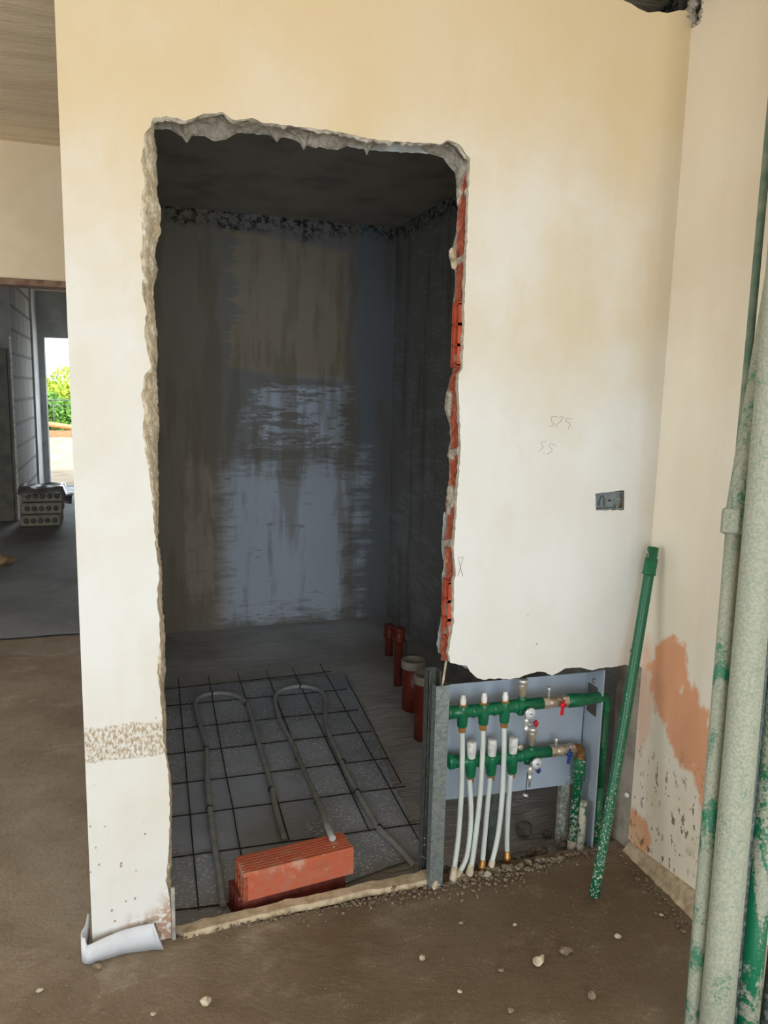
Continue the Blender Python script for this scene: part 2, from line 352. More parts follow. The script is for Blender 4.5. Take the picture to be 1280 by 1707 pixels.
def spatter(name, basec, dustc, sc_, lo, hi, axisz=None):
    n = NT(name); x, y, z = n.sep(); v = n.noise(sc_, 4, .75); s = v
    if axisz: s = n.math('ADD', v, n.step(z, axisz[0], axisz[1], axisz[2], 0.))
    m = n.step(s, lo, hi)
    return n.fin(n.mix(m, rgb(*basec), rgb(*dustc)), n.math('ADD', n.math('MULTIPLY', m, .5), .35), m, .4, .002)
GREENSP = spatter('green_plastic_spattered', (18, 98, 66), (196, 204, 190), 130, .64, .69, (.05, .75, .10))
GREENCR = spatter('green_plastic_crusted', (16, 96, 64), (170, 172, 156), 90, .62, .70, (-.1, .3, .12))
ELBOWC = spatter('green_plastic_mortared', (14, 100, 66), (186, 192, 176), 90, .58, .64, (.02, .3, .10))
def dusty(name, base, lo, hi, band=None):
    n = NT(name); n1 = n.noise(9, 5, .7, n.vec(1, 1, .5), 1.); n2 = n.noise(150, 4, .75); 
    b = n.mix(n.step(n2, .38, .62), rgb(140, 152, 136), rgb(170, 170, 154)); m = n.step(n.math('ADD', n1, lev(n, n2, .3)), lo, hi)
    return n.fin(n.mix(m, rgb(*base), b), n.math('ADD', n.math('MULTIPLY', m, .45), .35), n.math('ADD', n2, m), .5, .002)
DUSTA = dusty('dust_covered_green_pipe', (40, 122, 92), .37, .50)
DUSTB = dusty('thick_dust_pipe', (84, 130, 108), .24, .42)
DUSTD = dusty('part_dusty_green_pipe', (12, 112, 78), .44, .52)
DUSTC = spatter('dark_dusty_conduit', (56, 70, 72), (120, 130, 126), 60, .45, .65)
n = NT('galvanised_steel'); v = n.voro(120, out=1); nz = n.noise(20, 3); s1 = n.sep(v)
GALV = n.fin(n.mix(n.step(s1[0], 0, 1), rgb(160, 168, 166), rgb(126, 136, 136)), n.step(s1[0], 0, 1, .45, .6), nz, .1, .002, .75)
GALVD = simple('dull_galvanised', (112, 120, 116), .55, .6, c2=(88, 94, 90), sc_=60)
GALVM = spatter('mortared_steel', (120, 128, 124), (190, 186, 172), 90, .48, .56)
n = NT('blue_grey_panel'); n1 = n.noise(3, 4); sp = n.noise(70, 2)
b = n.mix(n.step(n1, .35, .65), rgb(176, 192, 212), rgb(166, 178, 192)); b = n.mix(n.math('MULTIPLY', n.step(sp, .74, .78), .7), b, rgb(210, 212, 210))
PANEL = n.fin(b, .45, n1, .05, .003, .2)
BRASS = simple('brass', (190, 142, 84), .4, .6, c2=(160, 112, 62), sc_=60)
DBRASS = simple('aged_brass', (150, 118, 74), .45, .6, c2=(112, 84, 52), sc_=40)
NICKEL = simple('nickel', (206, 192, 172), .38, .6, c2=(150, 138, 124), sc_=40)
CHROME = simple('chrome', (228, 226, 222), .25, .6, c2=(200, 198, 196), sc_=30, bs=.02)
WHITE = simple('white_plastic', (236, 236, 232), .4, c2=(214, 212, 206), sc_=40)
WRAP = simple('white_wrapped_cap', (232, 232, 228), .5, c2=(196, 196, 192), sc_=70, bs=.8)
TUBE = simple('translucent_white_tube', (206, 214, 210), .35, c2=(192, 200, 198), sc_=12, bs=.03)
REDP = simple('red_handle', (206, 30, 44), .35, sc_=30)
BLUEP = simple('blue_handle', (24, 62, 130), .35, sc_=30)
BLACK = simple('black_plastic', (30, 30, 32), .5)
DIAL = simple('dial_face', (218, 222, 226), .4, var=.03)
FOAM = simple('white_foam_strip', (214, 218, 226), .7, c2=(196, 200, 208), sc_=10, bs=.05)
RUST = simple('dark_rusty_steel', (52, 46, 42), .7, .3, c2=(38, 32, 28), sc_=80)
GTUBE = simple('grey_heating_tube', (172, 174, 172), .45, c2=(150, 150, 148), sc_=25)
PVC = simple('brick_red_pvc', (136, 58, 44), .4, c2=(116, 46, 36), sc_=20)
CAPW = simple('pale_pipe_cap', (196, 192, 182), .5, c2=(172, 166, 156), sc_=30)
STONE = simple('pale_stone', (204, 192, 172), .9, c2=(172, 158, 136), sc_=60, bs=.4)
STONED = simple('brown_stone', (150, 134, 114), .9, c2=(112, 98, 80), sc_=60, bs=.4)
STONEG = simple('grey_rubble', (104, 100, 94), .9, c2=(78, 74, 70), sc_=40, bs=.5)
GRAV = simple('gravel', (138, 124, 106), .95, c2=(92, 80, 66), sc_=120, bs=.5)
BOXP = simple('blue_grey_box', (132, 142, 144), .5, c2=(112, 120, 122), sc_=50)
PENCIL = simple('pencil_line', (146, 138, 122), .8)
PENCILR = simple('red_pencil_line', (150, 110, 104), .8)
# wet membrane under the wire mesh
n = NT('wet_membrane'); x, y, z = n.sep()
n1 = n.noise(1.5, 4); wav = n.noise(26, 5, .7, n.vec(1, 2.4, 1), .6); glints = n.voro(95, n.vec(.6, 1.25, 1)); n6 = n.noise(10, 3)
m = n.math('MULTIPLY', n.step(glints, .25, .31, 1., 0.), n.step(n6, .38, .48))  # glints on the wet sheet, painted as white spots
pud = n.region(x, y, .50, .72, .30, .30, lev(n, n6, .5), .12, False)
m = n.math('MULTIPLY', m, n.step(pud, 0, 1, 1., .15))
b = n.mix(n.step(n1, .35, .7), rgb(182, 188, 200), rgb(146, 151, 160)); b = n.mix(m, b, rgb(252, 252, 252))
b = n.mix(n.math('MULTIPLY', pud, .4), b, rgb(186, 196, 214))  # bluish sheen of the puddle painted into its colour
MEMB = n.fin(b, n.step(pud, 0, 1, .42, .12), n.math('ADD', wav, n.math('MULTIPLY', m, .6)), .6, .008)
n = NT('damp_shower_floor'); n1 = n.noise(2, 5, .6); wav = n.noise(9, 6, .7, n.vec(.7, 2.6, 1), .8); sp = n.voro(45)
b = n.mix(n.step(n1, .35, .7), rgb(214, 211, 210), rgb(176, 171, 168)); b = n.mix(n.math('MULTIPLY', n.step(wav, .55, .7), .5), b, rgb(206, 204, 202)); b = n.mix(n.math('MULTIPLY', n.step(n.noise(80, 3), .68, .73), .6), b, rgb(225, 222, 216))
SFLOOR = n.fin(b, .42, wav, 1., .03)

# ------------------------------------------------------------------ the main wall with its knocked-through opening
left_o = [(286,1556),(285,1520),(281,1490),(276,1468),(281,1420),(283,1350),(281,1300),(276,1255),(271,1230),(270,1180),(266,1150),(262,1120),(267,1060),(262,1000),(265,960),(258,900),(255,850),(250,800),(243,760),(238,720),(240,690),(236,660),(240,630),(252,608),(246,590),(240,560),(244,520),(236,490),(238,460),(234,430),(238,400),(234,360),(236,330),(242,300),(234,272),(240,245),(239,225),(250,210),(253,197)]
left_i = [(291,1562),(289,1520),(287,1490),(285,1478),(286,1400),(286,1340),(285,1300),(279,1260),(277,1230),(276,1180),(273,1150),(276,1120),(275,1060),(270,1000),(269,940),(264,900),(265,850),(265,800),(263,760),(263,730),(266,700),(263,660),(262,620),(263,600),(262,580),(261,540),(259,520),(256,480),(263,450),(258,425),(262,405),(268,390),(269,345),(264,330),(260,280),(262,262),(259,240),(257,220),(257,212)]
top_o = [(253,197),(275,194),(310,200),(340,190),(370,187),(390,200),(420,197),(440,205),(470,207),(500,212),(540,216),(580,222),(620,232),(660,236),(700,238),(733,241),(745,233),(765,240),(775,255),(784,265)]
top_i = [(257,212),(270,217),(284,215),(295,222),(303,228),(312,240),(320,225),(340,228),(358,236),(375,234),(395,222),(430,222),(450,226),(462,238),(466,230),(480,230),(500,238),(506,250),(512,242),(527,248),(532,244),(548,249),(562,250),(575,245),(600,240),(606,246),(611,260),(617,248),(630,241),(655,236),(675,243),(698,242),(702,248),(712,255),(724,258),(738,262),(748,276),(760,292)]
right_o = [(784,265),(782,300),(780,340),(779,380),(778,420),(776,460),(774,500),(774,540),(772,580),(771,612),(764,625),(765,660),(766,700),(768,740),(766,780),(764,800),(761,850),(758,890),(757,930),(760,955),(756,975),(757,1000),(756,1040),(752,1060),(748,1090),(750,1105)]
right_i = [(760,292),(763,310),(765,350),(768,375),(760,385),(755,410),(747,425),(752,440),(758,452),(759,480),(755,500),(756,520),(757,560),(757,610),(752,635),(743,655),(741,680),(746,700),(750,712),(751,735),(747,745),(749,765),(748,790),(750,805),(747,820),(743,840),(744,860),(748,872),(746,890),(744,930),(739,960),(741,972),(742,1000),(741,1040),(741,1085),(743,1100)]
bot_o = [(750,1105),(760,1107),(778,1110),(783,1120),(795,1130),(805,1133),(830,1131),(845,1133),(865,1130),(880,1124),(895,1119),(910,1121),(920,1126),(930,1122),(940,1115),(955,1112),(975,1114),(988,1118),(1000,1114),(1020,1112),(1045,1108),(1072,1112)]
TH = .09
def sec(outer, inner, nseg, yi, yb):
    o = resample([P(a, b, 'y', 0) for a, b in outer], nseg); i = resample([P(a, b, 'y', yi) for a, b in inner], nseg)
    return o, i
secs = []
NL, NTp, NR, NB = 330, 150, 330, 120
o, i = sec(left_o, left_i, NL, .05, TH); secs.append(('L', o, i))
o, i = sec(top_o, top_i, NTp, TH, TH); secs.append(('T', o, i))
o, i = sec(right_o, right_i, NR, TH, TH); secs.append(('R', o, i))
o = resample([P(a, b, 'y', 0) for a, b in bot_o], NB)
o[-1].x = 1.69
i = [p + V((0, TH, .03 + .02*MN.noise(p*14))) for p in o]; i[0] = secs[2][2][-1].copy(); secs.append(('B', o, i))
outer = []; inner = []; kinds = []
for k, (nm, o, i) in enumerate(secs):
    st = 0 if k == 0 else 1
    for a, b in list(zip(o, i))[st:]: outer.append(a); inner.append(b); kinds.append(nm)
# small raggedness
for j, p in enumerate(outer[1:-1], 1):
    q = V((p.x*60, p.z*60, 3)); amp = .0035
    p.x += amp*MN.noise(q); p.z += amp*MN.noise(q+V((9, 0, 0)))
outer[0].z = 0.0
H = 2.8
# left end of the wall and the top right notch by the ceiling
notch = [P(a, b, 'y', 0) for a, b in ((1180, 5), (1166, 12), (1150, 18), (1132, 17), (1112, 22), (1098, 19), (1080, 21), (1064, 14), (1052, 6), (1040, 1), (1030, -12))]
notch = [p for p in notch if p.x < 1.689]
loop = [V((0, 0, 0)), V((0, 0, 1.1)), V((0, 0, H)), V((1.50, 0, H))] + [V((p.x, 0, p.z)) for p in reversed(notch)] + [V((1.69, 0, notch[0].z+.003))] + list(reversed([V((p.x, 0, p.z)) for p in outer]))
ebox = [P(992, 823, 'y', 0), P(1040.5, 817.5, 'y', 0), P(1040, 850, 'y', 0), P(993, 850.5, 'y', 0)]
eloop = []
for a, b in zip(ebox, ebox[1:]+ebox[:1]):
    for k in range(8):
        q = a.lerp(b, k/8); q.x += .0022*MN.noise(q*90); q.z += .0022*MN.noise(q*90+V((5, 5, 5))); q.y = 0; eloop.append(q)
mb = MB()
allv = loop + eloop
tris = tessellate_polygon([[V((p.x, p.z, 0)) for p in loop], [V((p.x, p.z, 0)) for p in eloop]])
fr = []
for t in tris:
    a, b, c = [allv[q] for q in t]
    nrm = (b-a).cross(c-a)
    fr.append(tuple(t) if nrm.y < 0 else (t[0], t[2], t[1]))
mb.add([(p.x, 0, p.z) for p in allv], fr, 0)
mb.add([(p.x, TH, p.z) for p in loop], [tuple(reversed(t)) for t in [tuple(q) for q in fr] if max(t) < len(loop)], 2)
# wall end (left) and recessed edge of the box
mb.add([(0, 0, 0), (0, TH, 0), (0, TH, H), (0, 0, H)], [(0, 3, 2, 1)], 0)
ne = len(eloop)
mb.add([(p.x, 0, p.z) for p in eloop] + [(p.x, .035, p.z) for p in eloop], [(k, (k+1) % ne, ne+(k+1) % ne, ne+k) for k in range(ne)], 1)
nt = len(notch)+2
nn = [V((1.50, 0, H))] + [V((p.x, 0, p.z)) for p in reversed(notch)] + [V((1.69, 0, notch[0].z+.003))]
mb.add([(p.x, 0, p.z) for p in nn] + [(p.x, TH, p.z+.01) for p in nn], [(k, k+1, nt+k+1, nt+k) for k in range(nt-1)], 1)
# rim: rings from the front edge through the broken depth to the back
CR = rgb(226, 217, 196)[:3]; GRY = rgb(158, 151, 138)[:3]; BRK = rgb(156, 80, 60)[:3]; DRK = rgb(112, 44, 34)[:3]; PALE = rgb(206, 198, 180)[:3]; TAN = rgb(206, 190, 160)[:3]
def mixc(a, b, t): t = max(0, min(1, t)); return tuple(a[q]*(1-t)+b[q]*t for q in range(3))
rings = 13; RV = []; RC = []
npt = len(outer)
for j in range(npt):
    o_, i_ = outer[j], inner[j]; kd = kinds[j]
    for r in range(rings):
        t = r/(rings-1); q = V((o_.x*1.0, o_.z*1.0, t*.2))
        nA = MN.noise(V((o_.x*38, o_.z*38, t*3))); nB = MN.noise(V((o_.x*95, o_.z*95, t*8+5))); nC = MN.noise(V((o_.x*16, o_.z*16, t*1.5+9)))
        fade = min(1, r/1.5)*(1 if r < rings-1 else .4)
        if kd == 'L':
            if r < rings-2:
                tt = r/(rings-3); p = o_.lerp(i_, tt**.9)
                nD = MN.noise(V((o_.x*150, o_.z*70, t*22))); p.y = .05*tt**1.3 + fade*(.009*nA+.008*nB+.006*nD); p.x += fade*(.004*nB+.003*nC+.002*nD); p.z += fade*.006*nA
            else:
                p = V((i_.x-.012*(r-rings+3), .05+.02*(r-rings+3), i_.z))
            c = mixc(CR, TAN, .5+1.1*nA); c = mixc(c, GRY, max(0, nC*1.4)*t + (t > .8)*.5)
            if o_.z < .75 and nC > .1: c = mixc(c, rgb(190, 128, 100)[:3], .6*t)
        elif kd == 'T':
            if t < .25: p = V((o_.x, .09*t*.9, o_.z)) + V((0, 0, -.02*t))
            else:
                u = (t-.25)/.75; p = V((o_.x+(i_.x-o_.x)*u, .02+.07*u, o_.z+(i_.z-o_.z)*u + .014*math.sin(u*3.14)))
            p += V((fade*.003*nB, fade*.006*nA, fade*(.007*nA+.005*nB)))
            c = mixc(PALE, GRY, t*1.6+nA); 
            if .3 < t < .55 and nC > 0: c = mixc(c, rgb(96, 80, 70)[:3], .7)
        elif kd == 'R':
            if t < .2: p = V((o_.x+.002*t, .09*t, o_.z)); c = mixc(PALE, CR, .5+nA)
            else:
                u = (t-.2)/.8; rec = .006*math.sin(min(1, u*1.3)*3.14)
                p = V((o_.x+rec, .018+.072*u, o_.z+(i_.z-o_.z)*u)); w2 = max(0, (u-.72)/.28)
                p.x = p.x*(1-w2**1.2) + i_.x*w2**1.2
                # broken blocks with mortar beds between the courses
                zz = o_.z % .265; mort = zz < .022 or o_.z > 2.03 and nC > -.1 or (nC > .33 and .3 < o_.z < 1.35)
                amp = .004 if not mort else .008
                p.x += fade*amp*nA + fade*.002*nB
                if mort: p.x -= .006*math.sin(u*3.14); c = mixc(GRY, PALE, .4+nA)
                else: c = mixc(BRK, rgb(200, 106, 76)[:3], .5+nB)
                if u > .68: c = mixc(c, mixc(GRY, PALE, .3+nB), (u-.68)/.12)
        else:
            p = o_.lerp(i_, t); p += V((0, 0, fade*(.006*nA+.003*nB)))
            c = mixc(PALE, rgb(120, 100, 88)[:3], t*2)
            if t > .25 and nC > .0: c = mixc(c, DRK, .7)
        RV.append(p); RC.append((c[0], c[1], c[2], 1))
RF = []
for j in range(npt-1):
    for r in range(rings-1): RF.append((j*rings+r, j*rings+r+1, (j+1)*rings+r+1, (j+1)*rings+r))
cols = [(1, 1, 1, 1)]*len(mb.v) + RC
for k in range(len(mb.v)-2*nt-2*ne, len(mb.v)): cols[k] = (.18, .16, .13, 1)  # notch edge darkened by colour for the hole's shade, box edge too
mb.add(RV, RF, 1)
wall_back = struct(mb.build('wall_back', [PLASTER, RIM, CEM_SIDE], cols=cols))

# hollow block ends that show in the right jamb (cells set in a clay web)
def jamb_block(z0, z1, cells, ys=(.022, .068), x=1.006):
    b = MB(); h = (z1-z0)/cells
    y0, y1 = ys
    for k in range(cells+1):
        zc = z0+k*h; b.box((x, y0, zc-.004), (x+.05, y1, zc+.004))
    for yy in (y0, (y0+y1)/2+.008, y1-.003): b.box((x, yy, z0), (x+.05, yy+.003, z1))
    b.box((x+.03, y0, z0), (x+.05, y1, z1), 1)
    o = b.build('hollow_block', [RED, DARKRED], wall_back); o['label'] = 'broken hollow red block with open cells'; return o
jamb_block(1.575, 1.745, 3); jamb_block(.78, .95, 3)
# lumps of mortar on the jamb
for k, (a, b, r, m) in enumerate([(755, 425, .016, CONC), (757, 437, .013, CONC), (750, 665, .018, MORTAR), (749, 682, .016, MORTAR), (755, 655, .011, MORTAR), (750, 838, .014, MORTAR), (749, 850, .012, MORTAR), (754, 760, .012, MORTAR), (757, 661, .005, STONE), (754, 694, .005, STONE)]):
    q = P(a, b, 'y', .06); q.x = max(q.x, .985)
    MB().rock(q, r, 20+k, (.7, 1, 1.5)).build('mortar_lump', m, wall_back)
# pencil writing on the plaster
def strokes(name, lines, mat, r=.0006):
    b = MB()
    for ln in lines: b.tube([P(px, py, 'y', -.0005) for px, py in ln], r, 5)
    return b.build(name, mat, wall_back)
sx = 120/640
zz = lambda L: [(860+a*sx, 660+b*sx) for a, b in L]
strokes('pencil_number', [zz([(372,182),(308,186),(322,238),(340,246),(330,262),(298,272)]), zz([(385,192),(412,180),(422,190),(398,225),(355,262),(365,280)]), zz([(495,205),(445,200),(440,222),(470,240),(482,258),(462,292)])], PENCIL)
strokes('pencil_number', [zz([(270,402),(240,404),(218,424),(245,452),(205,492)]), zz([(244,498),(252,506)]), zz([(355,442),(310,420),(290,450),(320,472),(322,490),(275,520)])], PENCIL, .0005)
s2 = 160/803
z2 = lambda L: [(700+a*s2, 780+b*s2) for a, b in L]
strokes('pencil_mark', [z2([(320,752),(362,746),(330,860),(316,900)]), z2([(320,756),(340,840),(357,908)])], PENCILR)
# electrical back box set in the wall
eb = thing('electrical_box', 'blue-grey plastic electrical back box sunk in the plaster right of the opening', 'electrical box')
c0 = (ebox[0]+ebox[2])/2
b = MB(); b.box((1.470, .022, 1.150), (1.586, .030, 1.215)); b.build('box_back', BOXP, eb)
b = MB(); b.box((1.472, .006, 1.154), (1.583, .022, 1.158)); b.box((1.472, .006, 1.205), (1.583, .022, 1.209)); b.box((1.4715, .008, 1.154), (1.4745, .022, 1.209)); b.build('box_rim', BOXP, eb)
b = MB(); e = smooth([(1.500, .018, 1.165), (1.501, .018, 1.180), (1.507, .018, 1.194), (1.513, .018, 1.194), (1.518, .018, 1.182), (1.517, .018, 1.165)], 5); b.tube(e, .0022, 8); b.build('cable_clip', GALVD, eb)
b = MB(); b.rock((1.563, .016, 1.163), .014, 5, (1.2, .4, .8)); b.rock((1.566, .016, 1.186), .009, 6, (1.4, .4, .5)); b.build('mortar_fill', MORTAR, eb)
b = MB(); b.lathe((1.536, .020, 1.181), (0, -1, 0), [(0, .003), (.004, .003)], 10); b.build('screw_boss', BLACK, eb)
based(eb, (1.53, .03, 1.15))

# ------------------------------------------------------------------ rest of the rooms
def slab(name, lo, hi, m): return struct(MB().box(lo, hi).build(name, m))
# floor (fine grid with gentle unevenness)
def gridfloor(name, x0, x1, y0, y1, z, m, st=.05, amp=.002, edge=None):
    nx = max(2, int((x1-x0)/st)); ny = max(2, int((y1-y0)/st)); vs = []
    for a in range(nx+1):
        for b_ in range(ny+1):
            xx = x0+(x1-x0)*a/nx; yy = y0+(y1-y0)*b_/ny
            vs.append((xx, yy, z + amp*(MN.noise(V((xx*4, yy*4, 0)))+.5*MN.noise(V((xx*14, yy*14, 2)))) - amp))
    fs = [(a*(ny+1)+b_, (a+1)*(ny+1)+b_, (a+1)*(ny+1)+b_+1, a*(ny+1)+b_+1) for a in range(nx) for b_ in range(ny)]
    b = MB(); b.add(vs, fs, 0, True)
    # skirt so that the slab has a body
    b.box((x0, y0, z-.2), (x1, y1, z-amp*3-.003))
    return struct(b.build(name, m))
gridfloor('floor', -4, 1.69, -4.6, -.0, 0, FLOOR, .04, .0025)
gridfloor('floor_corridor', -4, -.0, .0, 2.86, 0, FLOOR, .06, .003)
gridfloor('floor_hall', -4, .0, 2.862, 10.3, .012, DARKFLOOR, .08, .006)
gridfloor('floor_shower', .001, 1.9, .03, 3.1, -.078, SFLOOR, .03, .006)
slab('floor_recess_bed', (.96, .0, -.2), (1.69, .06, -.012), FLOOR)
# main room shell
slab('wall_right', (1.69, -4.6, -.05), (1.84, 0.0, 2.545), BEIGE)
slab('wall_right_sun_block', (1.875, -4.6, -.05), (1.95, .12, 2.8), CEM_SIDE)  # unseen slab added outside to stop sun leaking through the gap
slab('wall_right_top', (1.69, -4.6, 2.545), (1.84, -.035, 2.8), BEIGE)
slab('wall_left', (-4.1, -4.6, -.05), (-4.0, 10.3, 2.8), FARPL)
b = MB(); b.box((-4, -4.7, -.05), (-1.8, -4.6, 2.8)); b.box((.8, -4.7, -.05), (1.84, -4.6, 2.8)); b.box((-1.8, -4.7, 2.25), (.8, -4.6, 2.8)); struct(b.build('wall_front', FARPL))
slab('ceiling', (-4.1, -4.7, 2.8), (1.9, 10.4, 2.92), CEIL)
# shower enclosure
slab('wall_shower_back', (.0, 3.016, -.1), (2.0, 3.1, 2.8), CEM_BACK)
slab('wall_shower_right', (1.875, .12, -.1), (1.96, 3.016, 2.8), CEM_SIDE)
slab('wall_shower_left', (.001, .09, -.1), (.10, 3.016, 2.8), CEM_SIDE)
b = MB(); b.box((.10, .30, 2.565), (1.875, 3.016, 2.64)); b.box((.10, .09, 2.565), (1.42, .30, 2.64)); struct(b.build('ceiling_shower', SCEIL))
# recess side next to the manifold and the closing piece above
b = MB(); b.box((1.69, .0, -.1), (1.875, .12, .8)); struct(b.build('wall_recess_side', RECESS))
b = MB(); b.box((1.69, .0, .8), (1.875, .12, 2.5)); struct(b.build('wall_recess_side', CEM_SIDE))
b = MB()
for k in range(26): q = P(1150+rnk.uniform(-8, 26), rnk.uniform(-16, 46), 'y', .01); b.rock((min(q.x, 1.70), .012, q.z), rnk.uniform(.01, .022), k)
for k in range(14): b.rock((1.695+rnk.uniform(0, .02), -.035*k/14-.002, 2.55+rnk.uniform(-.006, .012)), rnk.uniform(.008, .016), 50+k)
for k in range(22): b.rock((1.70, -.036+rnk.uniform(-.006, .006), 2.55+.12*k/22), rnk.uniform(.009, .018), 80+k)
struct(b.build('trim_6', MORTAR))
# ragged plaster edge that overlaps the recess side
pts = [(1.6885, p.y, p.z) for p in [P(a, b_, 'x', 1.69) for a, b_ in ((1074,1118),(1073,1134),(1070,1155),(1068,1170),(1067,1188),(1064,1215),(1062,1231),(1056,1246),(1055,1258),(1060,1270),(1060,1295),(1056,1310),(1055,1330),(1053,1349),(1051,1365),(1054,1380),(1053,1397),(1054,1409))]]
b = MB(); pts = smooth(pts, 4); vs = []
for p in pts:
    j = .004*MN.noise(p*70); vs += [(1.683, p.y+j-.004, p.z), (1.689, p.y+j+.003, p.z), (1.684, min(p.y+j-.03, -.03), p.z)]
fs = []
for k in range(len(pts)-1): a_ = k*3; fs += [(a_, a_+1, a_+4, a_+3), (a_+2, a_, a_+3, a_+5)]
# exposed brick lump under the plaster at the corner
b = MB(); b.rock((1.655, .03, .70), .036, 3, (1.2, .8, .9)); b.rock((1.60, .035, .70), .022, 4, (1.3, .8, .7)); b.rock((1.672, .02, .672), .016, 8, (1, .8, 1)); struct(b.build('trim_1', DARKRED))
# concrete ledge along the foot of the right wall
b = MB(); N_ = 240; vs = []; fs = []; h0 = P(1057, 1412, 'x', 1.684).z; h1 = P(1152, 1487, 'x', 1.67).z; w1_ = 1.69-P(1152, 1523, 'z', .0).x
for k in range(N_+1):
    t = k/N_; yy = -.01 - 4.5*t; j = .006*MN.noise(V((yy*14, 1, 1))); e_ = min(1.6, -yy/.33); hh = h0+(h1-h0)*e_+j*.4; w1 = .016+(w1_-.016)*e_+j
    vs += [(1.69, yy, hh), (1.685, yy, hh), (1.69-w1*.7, yy, hh-.006), (1.69-w1, yy, .008), (1.69-w1-.012-.006*MN.noise(V((yy*33, 4, 1))), yy, -.004)]
for k in range(N_):
    for q in range(4): a_ = k*5+q; fs.append((a_, a_+1, a_+6, a_+5))
fs.append((0, 4, 3, 2, 1)); fs.append(tuple(N_*5+q for q in (0, 1, 2, 3, 4)))
b.add(vs, fs); struct(b.build('baseboard_right', CONC))

# ------------------------------------------------------------------ beyond the left end of the wall
lint_z0 = 2.075
b = MB(); b.box((-4, 2.9, lint_z0+.0), (.0, 3.02, 2.8)); struct(b.build('wall_hall_lintel', FARPL))
b = MB(); b.box((-4, 2.885, lint_z0-.035), (.0, 3.03, lint_z0)); ob = struct(b.build('trim_2', simple('scarred_lintel_edge', (142, 118, 98), .9, c2=(108, 78, 62), sc_=16, bs=.5)))
slab('wall_hall_right', (.0, 3.1, -.05), (.1, 10.3, 2.8), FARGREY)
YD = 10.3
dl = P(79, 700, 'y', YD).x; dtop = P(100, 563, 'y', YD).z
b = MB(); b.box((-4, YD, 0), (dl, YD+.2, 2.8)); b.box((dl, YD, dtop), (1.0, YD+.2, 2.8)); struct(b.build('wall_hall_far', FARGREY))
# hall side wall with exposed hollow blocks, its pier and boarded jamb
n = NT('exposed_block_wall'); x, y, z = n.sep(); bt = n.N.new('ShaderNodeTexBrick'); 
cmb = n.N.new('ShaderNodeCombineXYZ'); n.L.new(y, cmb.inputs[0]); n.L.new(z, cmb.inputs[1]); n.L.new(cmb.outputs[0], bt.inputs[0])
bt.inputs['Color1'].default_value = rgb(140, 138, 132); bt.inputs['Color2'].default_value = rgb(122, 118, 112); bt.inputs['Mortar'].default_value = rgb(76, 72, 70)
bt.inputs['Scale'].default_value = 1; bt.inputs['Brick Width'].default_value = .5; bt.inputs['Row Height'].default_value = .26; bt.inputs['Mortar Size'].default_value = .02
BLOCKW = n.fin(bt.outputs[0], .9, bt.outputs[1], -.4, .01)
pA = P(40, 870, 'z', .01); 
xw = P(23, 700, 'y', 7.2).x
slab('wall_hall_pier', (xw-.30, 7.2, 0), (xw, 7.35, 2.8), FARGREY)
slab('wall_hall_side', (xw-.1, 7.35, 0), (xw-.02, YD, 2.8), BLOCKW)
xc = P(61, 700, 'y', 9.6).x
slab('wall_hall_column', (xw-.02, 9.6, 0), (xc, YD, 2.8), FARGREY)
# pale bead standing in for the pier edge lit by the far door
b = MB(); b.box((xw-.005, 7.185, .0), (xw+.012, 7.2, 1.98)); struct(b.build('trim_3', simple('lit_pier_edge', (240, 236, 220), .7)))
# leaning board beside the pier
pb = [P(9, 520, 'y', 7.0), P(10, 880, 'y', 7.0)]
b = MB(); b.box((xw-.27, 7.12, .012), (xw-.03, 7.17, 1.85), bev=.004); tag(b.build('shuttering_board', simple('grey_board', (120, 118, 110), .8, c2=(98, 96, 90), sc_=8)), 'tall grey shuttering board upright against the pier in the dark hall', 'board')
# pallet stack
g0 = P(36, 872, 'y', 6.7); g1 = P(113, 872, 'y', 6.7)
xs0, xs1 = g0.x, g1.x - .05
zt = P(70, 809, 'y', 6.7).z
PACK = simple('pale_pack', (150, 146, 132), .7, c2=(126, 122, 110), sc_=12); PMARK = simple('pack_print', (92, 90, 84), .7); 
lay = (zt-.05-.012)/3
nm_ = ['lowest, half buried in dust', 'middle', 'topmost, right under the plastic film']
for k in range(3):
    r = thing('tile_pack', 'pale tile pack in the dark hall, %s of its stack' % nm_[k], 'pack', 'tile packs stacked in the hall')
    z0 = .012+lay*k; off = .015*(k-1)
    b = MB(); b.box((xs0+off, 6.7, z0+.004), (xs1+off, 7.1, z0+lay-.006), bev=.012); b.build('pack_body', PACK, r)
    b = MB()
    for q in range(5):
        xc_ = xs0+off+.06+q*(xs1-xs0-.12)/4; b.lathe((xc_, 6.7, z0+lay*.5), (0, -1, 0), [(-.001, .028), (.0015, .028), (.0016, .014)], 14)
    b.build('printed_marks', PMARK, r); based(r, ((xs0+xs1)/2, 6.9, z0))
b = MB(); vs = []; 
for q in range(17):
    u = q/16
    for e2 in range(9):
        w_ = e2/8; bx = xs0-.02+(xs1-xs0+.09)*u; by = 6.66+.5*w_
        zz_ = zt-.03 + .035*MN.noise(V((bx*9, by*9, 0))) - (.10 if u > .93 else 0) - (.05 if w_ < .05 else 0)
        vs.append((bx+(.03 if u > .95 else 0), by, zz_))
b.add(vs, [(q*9+e2, (q+1)*9+e2, (q+1)*9+e2+1, q*9+e2+1) for q in range(16) for e2 in range(8)], 0, True)
pf = b.build('plastic_film', simple('dusty_plastic_film', (112, 112, 118), .3, c2=(92, 78, 80), sc_=9)); tag(pf, 'crumpled dusty plastic film draped over the stacked tile packs', 'plastic film')
md = pf.modifiers.new('thick', 'SOLIDIFY'); md.thickness = .012
